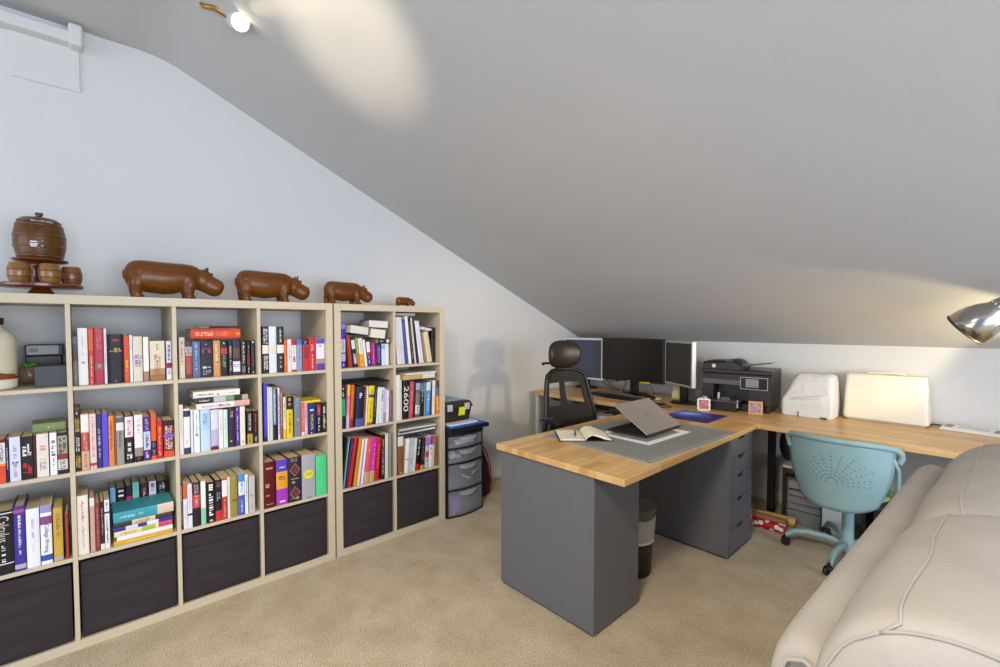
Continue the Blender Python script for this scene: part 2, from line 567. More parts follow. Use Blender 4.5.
SHELVES.append(('A3',0.402,0.389,'third row, left edge of big bookcase','textbooks in the third row, left edge of the big bookcase',[
(-4111.4,-4058.5,52.3,244,0.0,'2a2420','.16-.175:e8e4dc .955-.97:e8e4dc',['=Calculus cfc6b4 .52 .92 .62', 'f0ece4 .2 .5 .25 1'],'thick black calculus textbook with pale script title'),
(-4057.2,-4026.3,30.3,252,0.0,'4a3ba0','.03-.1:b8b0b8 .9-.95:b0506a',['f4f2f4 .35 .86 .3 1', 'd8d4e8 .25 .82 .22 1'],'purple textbook with white title and small silver square'),
(-4024.5,-3987.8,36.1,233,0.0,'eceaf0','',['b4b2ba .5 .85 .25 1', 'c0bec6 .25 .42 .18 1'],'plain white thick textbook with faint grey title'),
(-3985.5,-3953.4,31.5,235,0.0,'f0eef2','.88-1:9a90c4 .06-.16:3a55a8 .68-.82:8a4a86',['=College_Writing 3a2c50 .2 .68 .5'],'white textbook with lilac top titled College Writing'),
(-3949.6,-3921.9,27.1,217,0.0,'c8a240','.02-.07:b0a8b8',['8a6a20 .4 .9 .45 1'],'mustard yellow hardback with faint script title'),
(-3915.1,-3905.4,9.1,185,0.0,'9a3a36','',[],'thin brick red book against the divider'),
]))
SHELVES.append(('B1',0.375,1.091,'top row, second column of big bookcase','books in the top row, second column of the big bookcase',[
(-3877.3,-3862.1,14.6,203,0.0,'6a7068','.5-.68:6e4440 .68-.85:4a5a66',['8a9088 .1 .5 .4 1'],'worn grey green book in the corner'),
(-3860.8,-3830.5,29.6,238,0.0,'f2efe8','',['28302c .37 .41 .4 2', 'a8c8a0 .05 .08 .3 1', 'd8d4cc .5 .9 .3 1'],'tall white hardback with small dark oval emblem'),
(-3828.5,-3812.4,15.5,237,0.0,'d0402e','.6-.98:d86038',['f0d8d0 .15 .5 .3 1', 'f0d0c0 .02 .1 .4 1'],'slim red orange book beside tall white hardback'),
(-3810.7,-3780.0,30.1,237,0.0,'b23a4c','.26-.37:8a6468',['c86a74 .6 .98 .6 2', 'd8a8a8 .3 .35 .3 1'],'crimson hardback with small grey square emblem'),
(-3779.3,-3770.5,8.2,235,0.0,'eae4dc','',['b8a8a0 .3 .9 .4 1'],'narrow white book beside crimson hardback'),
(-3768.7,-3715.1,53.0,210,0.0,'2a2328','',['b89a50 .63 .72 .8 3', 'a83038 .86 .9 .5 1', 'b8a060 .02 .05 .2 1'],'very thick black book with gold title band'),
(-3714.4,-3695.8,18.0,203,0.0,'d84a22','',['f0b020 .2 .48 .6 1', 'f08030 .05 .15 .5 1'],'orange red paperback with yellow lettering'),
(-3694.7,-3685.3,8.8,206,0.0,'f0eef0','',['5a68a0 .7 .9 .5 1'],'narrow white paperback with blue lettering'),
(-3683.8,-3651.0,32.2,200,0.0,'ded2be','.5-.58:c8b8b0',['7a5a90 .3 .48 .7 2', '8a6a98 .5 .6 .6 2'],'beige paperback with small purple lettering'),
(-3648.3,-3628.8,18.9,197,0.0,'f0e9da','0-.22:9a7a68',['c8a090 .05 .2 .7 3'],'cream paperback with brown picture at foot'),
(-3624.9,-3570.9,53.4,178,0.0,'e0d2b6','0-.15:9a7040 .15-.3:b08a60',['b04a40 .1 .65 .45 3', '7a4a40 .75 .92 .15 1'],'wide cream paperback with large red title'),
(-3564.8,-3546.3,17.9,177,0.0,'d8d4de','0-.12:e8e4e8 .3-.44:8a2038',['38304a .5 .9 .6 1', '302838 .1 .28 .5 1'],'white and dark paperback at right divider'),
]))
SHELVES.append(('B2',0.402,0.74,'second row, second column of big bookcase','books in the second row, second column of the big bookcase',[
(-3878.7,-3861.2,16.9,254,0.0,'2a2426','',['d8b850 .06 .26 .8 3', 'f0ece4 .32 .55 .7 2', 'd8b850 .64 .86 .8 3', 'f0f0f0 .92 .97 .4 1'],'tall black paperback with yellow and white lettering'),
(-3859.5,-3834.7,24.2,235,0.0,'d8a884','.34-.66:b84a40 .68-.98:f0e6d6',['e0b0a0 .36 .64 .5 2', 'a07858 .05 .3 .4 1'],'tan paperback with white top and red block'),
(-3833.0,-3812.6,19.7,231,0.0,'e6ccc6','.06-.11:b82a38',['c88a90 .2 .95 .5 1', '3a2a30 .02 .06 .5 1'],'pale pink paperback with rose vertical title'),
(-3811.2,-3794.9,15.7,229,0.0,'3c3a72','',['e8e8f4 .4 .72 .4 1', 'c8c8e0 .2 .36 .4 1'],'navy paperback with white vertical title'),
(-3793.8,-3775.1,18.1,229,0.0,'5a4ad0','',[],'bright violet blue folder leaning beside navy paperback'),
(-3773.6,-3756.1,16.9,214,0.0,'e08a40','',['8a4820 .3 .92 .5 1', 'c06a28 .05 .25 .4 1'],'orange paperback with brown vertical title'),
(-3754.6,-3749.5,4.6,214,0.0,'b05a30','',[],'thin rust coloured book beside orange paperback'),
(-3748.4,-3723.4,24.4,212,0.0,'9a958c','.7-.86:e0dcd6 .86-.96:5a6068',['5a5650 .3 .68 .4 1'],'grey paperback with white label near top'),
(-3720.0,-3692.2,27.2,208,0.0,'302a2a','.55-.98:f0dcdc',['c05a68 .58 .9 .5 1', 'e8e4e0 .25 .5 .5 1', 'f4f4f0 .08 .2 .7 2'],'black paperback with pale pink upper half'),
(-3688.4,-3659.2,28.6,207,0.0,'ece6e0','0-.12:3a1a18 .12-.3:948880',['b0a098 .6 .9 .4 1', 'c85048 .03 .1 .3 1'],'white paperback with grey mist and dark foot'),
(-3657.3,-3632.7,24.0,195,0.0,'5a2a88','.24-.66:c8cce4',['3a5080 .28 .6 .5 1', 'c0a8d8 .7 .95 .5 2', 'd8c8e8 .04 .2 .5 1'],'purple paperback with pale blue middle'),
(-3630.3,-3611.4,18.3,207,0.0,'e05a18','.08-.4:3c2c38',['a090a0 .1 .38 .5 1'],'orange paperback with dark lower panel'),
(-3609.3,-3588.9,19.8,171,0.0,'c01c2c','',['f0b830 .25 .85 .5 1', 'f4d0d0 .06 .2 .5 1'],'red paperback with yellow vertical title'),
(-3585.6,-3547.2,37.8,169,0.0,'8a2818','.0-.16:d85020 .52-.62:7a60b8 .85-1:3a1c1c',['e8d8d0 .2 .5 .7 3', 'e0d0d0 .64 .84 .7 3'],'dark red paperback with white title and violet band'),
]))
SHELVES.append(('B3',0.4,0.389,'third row, second column of big bookcase','books in the third row, second column of the big bookcase',[
(-3878.7,-3844.5,33.6,247,0.0,'ebe3d4','',['c8566a .55 .92 .28 1', 'd8949a .1 .5 .22 2', '604038 .38 .41 .25 1'],'tall cream hardback with pink vertical title'),
(-3840.1,-3824.9,14.5,229,0.0,'caa091','.85-1:e4dccc',['e0c0b0 .3 .8 .3 1'],'beige pink hardback beside cream hardback'),
(-3823.6,-3809.2,13.8,204,0.0,'8a3a38','',['c88a80 .1 .9 .4 1'],'brick coloured slim paperback'),
(-3808.3,-3795.1,12.6,207,0.0,'4c2430','.0-.12:e6e0de',['c8a0a0 .3 .85 .4 1'],'dark maroon slim paperback'),
(-3794.2,-3778.0,15.5,209,0.0,'ece7e2','.72-.76:5a3030',['3a2c2c .1 .68 .45 1', '705050 .78 .95 .4 1'],'white slim paperback with black vertical title'),
]))
SHELVES.append(('B3b',0.225,0.389,'third row, second column of big bookcase','paperbacks standing behind the stack in the third row',[
(-3769.3,-3750.4,18.3,208,0.0,'8ab8e8','.6-.64:38485a',['f0f4f8 .3 .55 .5 1'],'sky blue paperback standing behind teal book'),
(-3747.9,-3714.9,32.4,201,0.0,'2a2a30','',['f4f4f4 .75 .95 .7 1', 'c0c0c0 .45 .7 .6 2'],'black paperback with white letters behind teal book'),
(-3712.8,-3691.6,20.6,204,0.0,'2c2228','.2-.75:d0107c',['f0a0d0 .4 .7 .5 1'],'black paperback with magenta panel behind the stack'),
(-3689.5,-3665.3,23.6,215,0.0,'78c4b0','.38-.55:283034',['304440 .4 .5 .6 2'],'mint green paperback with black mark behind stack'),
(-3661.6,-3631.1,29.9,201,0.0,'4c2428','',['c8a8a0 .3 .9 .4 1'],'dark maroon paperback standing behind the stack'),
(-3628.4,-3601.0,26.7,205,0.0,'dedae4','',['383448 .75 .95 .6 1', 'a09cb0 .3 .7 .5 2'],'white paperback with dark emblem behind the stack'),
(-3596.6,-3560.3,35.7,200,0.0,'2c282c','',['c8c4c4 .8 .95 .6 2', '9a9290 .3 .75 .6 2'],'black paperback at right behind the stack'),
]))
SHELVES.append(('C1',0.375,1.091,'top row, third column of big bookcase','paperbacks in the top row, third column of the big bookcase',[
(-3516.8,-3494.9,21.4,193,0.0,'d8ccb4','',['c0606a .4 .9 .5 1', 'f0e8e0 .05 .3 .5 2'],'cream paperback with rose title at left divider'),
(-3493.0,-3467.0,25.5,172,0.0,'5a4a44','.7-.86:b8b8b8 .1-.62:a8443a .62-.68:d8a090',['d87a6a .15 .55 .5 2', '505860 .72 .84 .6 2'],'grey and rust paperback with white label'),
(-3465.1,-3434.0,30.5,173,0.0,'4a5878','.0-1:5a6a94',['b8c8e8 .1 .95 .35 1', '2a2c3c .0 1 .05 1'],'glossy blue paperback with pale streak'),
(-3431.7,-3384.1,47.0,173,0.0,'30303a','',['e04a80 .68 .8 .8 3', 'f0f0f0 .9 .95 .2 1', 'd0d0d0 .24 .3 .8 2', 'a0a0a0 .04 .2 .7 3'],'thick black paperback with hot pink title'),
(-3380.1,-3351.3,28.2,175,0.0,'d09058','',['f0d8b0 .3 .9 .5 1', '6a4848 .35 .42 .3 1', 'f0a040 .1 .25 .4 1'],'tan orange paperback with pale lettering'),
(-3348.9,-3320.3,28.0,173,0.0,'2c2a28','.62-.8:b04038',['a8c090 .25 .58 .5 2', 'e8e8e0 .9 .96 .3 1'],'black paperback with red band and green lettering'),
(-3315.3,-3298.7,16.0,172,0.0,'302c30','',['c0b8b0 .1 .85 .5 1'],'slim black paperback with grey lettering'),
(-3296.6,-3264.9,31.1,172,0.0,'40384a','.1-.4:e0dcea .5-.8:6a4a3a',['6a2a80 .22 .32 .8 2', '4a6a50 .55 .75 .4 1'],'dark paperback with white and purple lower picture'),
(-3260.7,-3237.0,23.1,171,0.0,'2e2a28','',['d8d4cc .3 .95 .4 1', 'b0a8a0 .04 .25 .6 2'],'black paperback with white vertical lettering'),
(-3232.7,-3219.6,12.5,170,0.0,'2c2424','.25-.62:8a2420',['e8e0d8 .05 .22 .4 1', 'd8c8c0 .65 .85 .4 1'],'slim black paperback with red middle'),
(-3215.2,-3195.3,19.3,172,0.0,'2e2724','',['e8d8d0 .9 .97 .6 1', 'f0f0f0 .04 .08 .4 1', 'a08870 .2 .8 .15 1'],'black paperback with white dot at right divider'),
]))
SHELVES.append(('C2',0.402,0.74,'second row, third column of big bookcase','paperbacks in the second row, third column of the big bookcase',[
(-3526.3,-3511.1,14.6,232,0.0,'e8e0d8','',['c8b8b0 .3 .9 .3 1'],'slim cream paperback at left divider'),
(-3509.7,-3484.7,24.4,212,0.0,'ece8e2','0-.14:34506a .82-.96:34465c',['c0b8b0 .2 .3 .3 1'],'white paperback with navy head and foot'),
(-3482.3,-3472.6,9.1,205,0.0,'dfe3ea','',[],'very slim white paperback in a pale run'),
(-3470.1,-3447.0,22.5,203,0.0,'eceae6','',['98a0a0 .4 .9 .3 1', '50606a .38 .44 .5 1'],'white paperback with faint grey sketch'),
(-3444.0,-3403.7,39.7,199,0.0,'c2d8e8','.5-.9:b0d0ea',['6a9ac8 .65 .92 .5 2'],'pale sky blue thick paperback'),
(-3401.7,-3370.3,30.8,194,0.0,'d8d6e4','0-.08:6a2030 .08-.5:b8b4d4',['8a3040 .02 .1 .6 2'],'lilac white paperback with dark red foot'),
(-3369.2,-3350.9,17.7,191,0.0,'ece8e4','',['b8b0b0 .3 .9 .3 1'],'white paperback beside mint one'),
(-3349.3,-3331.3,17.4,188,0.0,'cfe6da','',['a0c8b0 .2 .8 .3 1'],'mint pale paperback beside charcoal one'),
(-3328.1,-3298.5,29.0,195,0.0,'3e3440','',['e0b0a0 .12 .22 .7 1', 'b8b0b8 .75 .92 .4 2'],'charcoal paperback with round peach emblem'),
(-3296.8,-3279.3,16.9,195,0.0,'5a34a0','',['d8d0f0 .1 .8 .35 1', 'f0f0f8 .9 .97 .5 1'],'purple slim paperback beside charcoal one'),
(-3276.6,-3254.4,21.6,195,0.0,'ece4d0','',['d8c8a8 .2 .85 .4 1', 'a08858 .04 .12 .4 1'],'cream paperback right of the purple one'),
(-3244.9,-3221.1,23.2,169,0.0,'302820','.0-.3:c0984a',['e0dcd0 .4 .9 .5 2', '704818 .05 .25 .5 1'],'black paperback with gold lower part'),
(-3217.7,-3195.3,21.8,166,0.0,'3a1c18','',['d84a38 .35 .9 .35 1', 'd8d4cc .05 .2 .5 2'],'black paperback with red vertical title at divider'),
]))
SHELVES.append(('C3',0.404,0.389,'third row, third column of big bookcase','books in the third row, third column of the big bookcase',[
(-3527.7,-3520.8,6.3,222,0.0,'282424','',['f0ece8 .1 .95 .45 1'],'slim black paperback with white vertical title'),
(-3518.6,-3503.2,14.9,215,0.0,'e8e4e2','.66-1:e05a28',['c8c0c0 .1 .55 .3 1'],'white paperback with orange top'),
(-3501.8,-3484.0,17.3,208,0.0,'e6e4ee','.28-.33:5a3a6a',['b0a0b8 .4 .9 .3 1'],'white paperback with violet line'),
(-3482.2,-3451.3,30.3,210,0.0,'38282c','.42-.72:c84a48 .72-1:503844',['c8a0a0 .75 .95 .6 2', 'e0a8a0 .45 .7 .4 1'],'dark paperback with coral red panel'),
(-3449.0,-3429.1,19.3,209,0.0,'ecebe6','0-.38:8ad0a8',['b0c8b8 .05 .3 .3 1'],'white paperback with mint lower part'),
(-3425.8,-3391.4,33.8,197,0.0,'262222','',['f4f0ea .18 .95 .6 1', 'c8b898 .02 .08 .5 1'],'thick black paperback with big white title'),
(-3390.5,-3362.6,27.3,200,0.0,'302a2e','0-.25:c83430',['b8b0b0 .5 .7 .6 2', '807880 .8 .95 .6 2'],'black paperback with red foot'),
(-3361.6,-3339.7,21.4,203,0.0,'ece8e4','0-.55:c43a3c .95-1:c8402c',['f0b0a8 .05 .5 .3 1'],'white paperback with red lower half'),
(-3338.2,-3326.3,11.2,204,0.0,'e4dcc4','',['a8a080 .4 .8 .3 1'],'narrow cream paperback with tiny mark'),
(-3324.9,-3294.8,29.4,207,0.0,'9a8a3a','',['5a4a18 .35 .42 .7 1', 'c8b868 .88 .94 .3 1'],'olive gold hardback with dark flourish'),
(-3289.8,-3262.7,26.5,209,0.0,'e0ecf8','0-.48:4a58b8 .8-1:4a90d0',['c8d0f0 .05 .4 .4 1', '5a80b0 .55 .78 .4 1'],'blue and white paperback with royal blue lower half'),
(-3261.7,-3247.2,13.9,199,0.0,'e4eaf0','',['70808a .3 .9 .4 1'],'slim white paperback beside blue one'),
(-3243.6,-3216.3,26.7,187,0.0,'c2bcb8','',['504858 .42 .48 .5 1', 'a8a0a0 .1 .4 .3 1'],'grey hardback at the right divider'),
]))
SHELVES.append(('D1',0.385,1.091,'top row, fourth column of big bookcase','books in the top row, fourth column of the big bookcase',[
(-3164.7,-3133.7,30.4,243,0.0,'33302e','.42-.6:ece4d2',['d8d4d0 .63 .95 .7 2', 'd8d4d0 .05 .38 .7 2'],'tall black book with white letters and cream band'),
(-3132.9,-3095.7,36.6,243,0.0,'dde3ea','.42-.6:e6dcc8',['f6f8fc .65 .95 .4 1'],'tall silver white book with cream band'),
(-3093.5,-3059.0,34.0,243,0.0,'33382c','.42-.6:ece4d2',['e4e6dc .65 .95 .3 1', '6a8a3a .7 .92 .15 1', 'a8a898 .1 .36 .4 1'],'tall dark green book with cream band'),
(-3058.4,-3043.2,14.6,173,0.0,'d8602c','',['f0b070 .2 .85 .4 1'],'orange paperback beside banded books'),
(-3041.4,-3021.5,19.4,173,0.0,'ece0d8','',['d8a8a0 .3 .85 .4 1', '50303a .45 .48 .5 1'],'white paperback with pale pink title'),
(-3020.6,-2995.4,24.6,173,0.0,'b02c30','.06-.82:e6e0dc',['8a2428 .3 .5 .6 1', 'b0a8a8 .55 .78 .4 1'],'red paperback with white spine panel'),
(-2993.6,-2966.2,26.8,172,0.0,'8a9ab8','.84-1:4a70c0',['c87a60 .6 .8 .5 1', '304060 .38 .46 .4 1'],'blue grey paperback with blue top'),
(-2962.5,-2929.9,32.0,171,0.0,'2c3050','0-.84:c03434',['6a1c24 .4 .8 .7 2', 'e8e8f0 .88 .95 .4 1'],'red paperback with navy top'),
(-2929.0,-2892.9,35.5,178,0.0,'cc2a2c','',['f0d0c8 .6 .8 .4 2', 'f4e0d8 .06 .5 .2 1'],'red hardback with pale lettering'),
(-2889.5,-2844.3,44.7,174,0.0,'e4e2ea','.84-1:6a4ab0 0-.2:5a40a8 .2-.36:a88a80',['404448 .7 .8 .3 1'],'white paperback with purple head and foot'),
]))
SHELVES.append(('D2',0.404,0.74,'second row, fourth column of big bookcase','books in the second row, fourth column of the big bookcase',[
(-3166.9,-3151.0,15.3,300,0.0,'4a40c0','0-.08:303040',['d86030 .66 .72 .4 1', '8080e0 .2 .6 .3 1'],'tall violet blue book at left divider'),
(-3150.0,-3143.8,5.6,282,0.0,'f0f2ee','',[],'thin tall white booklet beside violet book'),
(-3142.2,-3125.6,16.0,278,0.0,'c8cfc8','',['e0e4e0 .1 .9 .3 1'],'tall pale grey book near violet book'),
(-3122.4,-3108.8,13.1,269,0.0,'7f94ae','0-.3:303438',['d8e8f4 .35 .9 .5 1'],'tall thin steel blue book'),
(-3107.2,-3100.3,6.3,267,0.0,'1e2c48','',[],'tall thin navy book'),
(-3099.3,-3090.2,8.4,272,0.0,'e8e4e4','',['2c2834 .1 .9 .6 1'],'thin white book with black lettering'),
(-3088.6,-3075.8,12.3,275,0.0,'8a5250','',['e8b8b8 .25 .9 .5 1', 'd04a40 .05 .2 .5 1'],'thin brownish pink book with pale lettering'),
(-3073.6,-3060.1,12.9,220,0.0,'e0dcc8','0-.22:e0c030',['303030 .4 .85 .4 1'],'slim white paperback with yellow foot'),
(-3057.4,-3025.6,31.2,223,0.0,'e8c81c','.68-1:3a2818',['5a5010 .1 .62 .4 1', 'c8a880 .75 .95 .5 1'],'yellow paperback with black top'),
(-3017.8,-2982.5,34.7,213,0.0,'7c8088','.3-.0:000',['6aa8e8 .7 .95 .4 1', 'c8b870 .38 .55 .4 1'],'grey paperback with blue mark beside yellow one'),
(-2980.8,-2965.4,14.8,183,0.0,'e06a58','0-.1:e8dcd4',['f4c0b0 .3 .8 .3 1'],'salmon slim paperback'),
(-2964.3,-2948.2,15.5,180,0.0,'dcaab4','',['f0e4e8 .05 .3 .6 1', 'a04a5a .4 .9 .4 1'],'pink slim paperback beside salmon one'),
(-2946.4,-2904.4,41.5,169,0.0,'2e3f7c','',['e0b848 .15 .65 .35 2', 'd8d8f0 .72 .82 .6 1', 'f0f0f0 .02 .06 .3 1'],'navy paperback with gold lettering'),
(-2899.6,-2873.4,25.7,170,0.0,'2c2424','.56-.95:8a2420',['e8e4e0 .05 .5 .45 1', 'f0d0c8 .6 .9 .35 1'],'black paperback with dark red upper part'),
(-2869.8,-2844.3,24.9,169,0.0,'2e2a26','',['d8d0c0 .1 .92 .5 1'],'black paperback with cream vertical title at right'),
]))
SHELVES.append(('D3',0.405,0.389,'third row, fourth column of big bookcase','thick volumes in the third row, fourth column of the big bookcase',[
(-3176.7,-3119.1,57.0,242,0.0,'6a1a1c','',['c89a50 .45 .53 .85 1', 'd0a060 .7 .76 .7 1', 'c89050 .84 .88 .7 1', 'c08a48 .26 .29 .8 1', 'd0a060 .05 .1 .7 1', 'c08a48 .62 .68 .5 1'],'thick dark red volume with gold bands'),
(-3113.8,-3057.2,56.1,240,0.0,'a83ab8','.36-.74:eaa028 .74-1:5a44b8',['6a3a50 .55 .64 .7 2', 'e8e8f8 .8 .86 .6 1', 'f0d8f4 .06 .1 .6 1'],'thick volume in purple, orange and magenta'),
(-3054.4,-2987.3,66.6,242,0.0,'38304a','',['D a86a38 .72', 'D a86a38 .2', 'c8a850 .48 .54 .7 1', 'c8a850 .4 .46 .6 1', '8a7a50 .9 .98 .7 2', 'a89860 .05 .1 .7 2'],'thick navy volume with two gold diamonds'),
(-2983.3,-2911.6,71.1,242,0.0,'a9a9ad','',['O e8dc30 .55', '302c2c .0 .04 .4 1'],'thick grey volume with round yellow sticker'),
(-2907.4,-2848.2,58.7,223,0.0,'4ed088','',['9ae8b8 .2 .6 .06 1'],'plain bright green thick volume'),
]))
SHELVES.append(('E1',0.375,1.091,'top row, left column of small bookcase','books in the top row, left column of the small bookcase',[
(-2743.5,-2716.3,26.6,254,0.0,'4a3cb0','.36-.66:d8d8e8 .16-.33:b8bcd0 .9-1:8a84c8',['38406a .38 .64 .5 2', 'f0f0f4 .05 .1 .4 1'],'violet blue paperback with white label'),
(-2695.1,-2672.6,21.8,188,-4.7,'a43a24','',['e08a70 .6 .95 .2 1'],'brick red book leaning left'),
(-2661.8,-2640.0,21.0,181,-7.1,'34343c','.1-.45:8a98a8 .6-.9:d8d8d8',['e8e8e8 .15 .4 .5 1'],'black and grey book leaning left'),
(-2637.8,-2623.5,13.6,175,-6.5,'e06a28','.45-1:7aa838',['f0e8c8 .5 .9 .3 1'],'orange and lime green slim book leaning left'),
(-2622.4,-2595.7,26.0,172,-6.0,'e0b030','.45-1:e6e2de',['c85028 .1 .4 .6 1', 'a0989a .5 .9 .3 1'],'yellow footed white book leaning left'),
(-2593.4,-2578.8,14.0,163,-5.7,'ece6da','',[],'plain white slim book leaning left'),
(-2576.5,-2553.8,22.1,149,-4.2,'3a3f9c','.44-.58:c83038 .58-1:e8e4e4',['f0f0f4 .1 .4 .3 1'],'blue book with white upper half'),
(-2551.5,-2524.4,26.5,143,-1.3,'a82a78','',['e098c0 .1 .9 .3 1'],'magenta paperback under the grey books'),
(-2522.7,-2486.4,35.7,134,0.0,'4a3078','',['a890d0 .1 .9 .5 2'],'deep purple paperback with pale lettering'),
(-2484.6,-2460.8,23.2,135,0.0,'c8dcea','.75-.95:8ab8d8',[],'pale blue paperback near right end'),
(-2459.0,-2436.8,21.7,135,0.0,'e4e4e4','',[],'white booklet right of the pale blue one'),
]))
SHELVES.append(('E2',0.402,0.74,'second row, left column of small bookcase','books in the second row, left column of the small bookcase',[
(-2756.7,-2732.3,23.8,250,0.0,'2c2c26','.3-.7:1fa860',['d0d0d0 .75 .95 .4 1'],'black book with bright green panel'),
(-2730.2,-2712.6,17.0,253,2.8,'d070a0','.75-1:e8b830 0-.3:c8b8d8',['f0e0e8 .3 .7 .3 1'],'pink book with yellow top'),
(-2710.5,-2691.7,18.2,250,3.8,'d8601c','0-.2:b02820',['e8a020 .3 .9 .3 1'],'orange and red book beside pink one'),
(-2689.6,-2676.9,12.0,243,3.4,'2a2826','',[],'slim black book in the middle run'),
(-2674.8,-2626.6,47.6,230,3.5,'322a58','0-.2:5058a0',['e8e8f8 .7 .92 .4 1', 'f0c040 .52 .58 .6 1'],'wide navy book with yellow spark'),
(-2624.4,-2612.4,11.4,232,3.8,'8a5a3a','',[],'slim brown book beside navy one'),
(-2611.3,-2602.5,8.2,234,3.6,'ece4d0','',[],'thin cream book beside yellow one'),
(-2600.3,-2566.0,33.7,234,4.4,'e8c820','.0-.06:a85a18 .7-.78:5a4a58',['6a5a10 .15 .6 .3 1', 'b0a030 .8 .95 .4 1'],'yellow book with violet band'),
(-2563.7,-2543.5,19.6,229,4.3,'3a3a40','',['a0a0a0 .2 .9 .3 1'],'charcoal book beside yellow one'),
(-2541.2,-2525.3,15.3,220,3.8,'e4e4dc','',[],'slim off white book in the right run'),
(-2523.0,-2493.1,29.3,217,3.3,'d8dde4','',['8090b0 .6 .95 .5 1', 'b0b8c8 .1 .5 .3 1'],'pale blue white book in the right run'),
(-2490.7,-2475.6,14.5,207,3.0,'c8c4cc','0-.3:a89098',[],'slim grey white book in the right run'),
(-2473.3,-2456.8,15.8,197,2.3,'ece8e4','',['807888 .6 .9 .4 1'],'slim white book near right end'),
(-2454.4,-2433.1,20.8,193,1.6,'7a5a78','',['c8b0c0 .1 .9 .3 1'],'mauve book at right end'),
]))
SHELVES.append(('E3',0.404,0.389,'third row, left column of small bookcase','folders and books in the third row, left column of the small bookcase',[
(-2756.7,-2752.2,3.9,298,6.0,'28402c','',['88a860 .2 .9 .5 1'],'thin green black folder leaning right'),
(-2751.6,-2747.1,3.9,296,7.5,'8ac4d4','',[],'thin light blue folder leaning right'),
(-2746.0,-2729.0,16.2,290,9.4,'4a2a68','',['8a6ab0 .2 .9 .2 1'],'dark purple folder leaning right'),
(-2726.6,-2707.0,18.8,289,9.1,'c02824','',[],'red folder leaning right'),
(-2704.5,-2694.6,9.2,287,8.6,'3a2038','',[],'slim dark plum folder leaning right'),
(-2693.4,-2669.6,22.9,282,8.3,'dc8a14','',['f0a830 .2 .9 .2 1'],'orange amber folder leaning right'),
(-2667.1,-2654.5,11.9,273,7.8,'ece6e2','',[],'white folder leaning right'),
(-2653.2,-2646.9,5.7,273,7.6,'8a80b0','',[],'slim lavender folder leaning right'),
(-2645.6,-2632.9,12.0,273,7.3,'f0ecf0','',[],'second white folder leaning right, beside the lavender one'),
(-2630.3,-2595.4,34.0,269,6.7,'d85a62','0-.25:caa07a',['f0b0b0 .7 .76 .3 1'],'coral pink folder with tan foot'),
(-2592.8,-2560.0,32.1,264,6.2,'c424a0','0-.26:caa078',['f0a0e0 .3 .9 .3 1'],'magenta folder with tan foot'),
(-2554.6,-2530.6,23.4,257,5.0,'d02220','',['f08060 .3 .9 .3 1'],'bright red folder beside magenta one'),
(-2514.4,-2488.4,25.3,275,1.4,'3c2c26','',['b89a80 .1 .9 .5 1'],'dark brown book with tan lettering'),
(-2484.3,-2465.0,18.7,278,0.8,'dcd6cc','',[],'off white binder near right end'),
(-2462.2,-2441.2,20.4,274,0.8,'8c8c88','',[],'grey binder at right end'),
]))
SHELVES.append(('F1',0.375,1.091,'top row, right column of small bookcase','magazines and files in the top row, right column of the small bookcase',[
(-2376.6,-2340.2,35.7,301,-4.0,'e4e2e0','',['c8c4c4 .1 .9 .2 1'],'white magazine file leaning left'),
(-2337.7,-2321.1,15.9,301,-4.5,'d8dce4','',[],'pale grey magazine leaning left'),
(-2318.6,-2294.1,23.7,288,-5.0,'44568c','',['8090b8 .2 .9 .3 1'],'dusty blue book leaning left'),
(-2291.5,-2270.7,20.1,308,-5.5,'eceae6','',[],'white magazine leaning left beside the dusty blue book'),
(-2268.1,-2248.4,19.0,300,-6.0,'3a2e26','',['a89a88 .1 .9 .3 1'],'dark brown spiral notebook leaning left'),
(-2246.4,-2233.8,11.9,300,-6.4,'d0ccc8','',[],'thin grey magazine leaning left'),
(-2231.1,-2213.7,16.7,278,-6.9,'2e2a30','',[],'slim black magazine leaning left'),
(-2211.1,-2196.2,14.1,281,-7.5,'e6e4ee','',[],'white booklet leaning left near the beige book'),
(-2193.5,-2177.2,15.6,279,-7.7,'dcdae8','',[],'lavender white booklet leaning left'),
(-2147.0,-2109.3,36.6,207,-9.3,'d8c8a0','',['a89870 .1 .2 .5 1'],'beige hardback leaning left beside black file box'),
]))
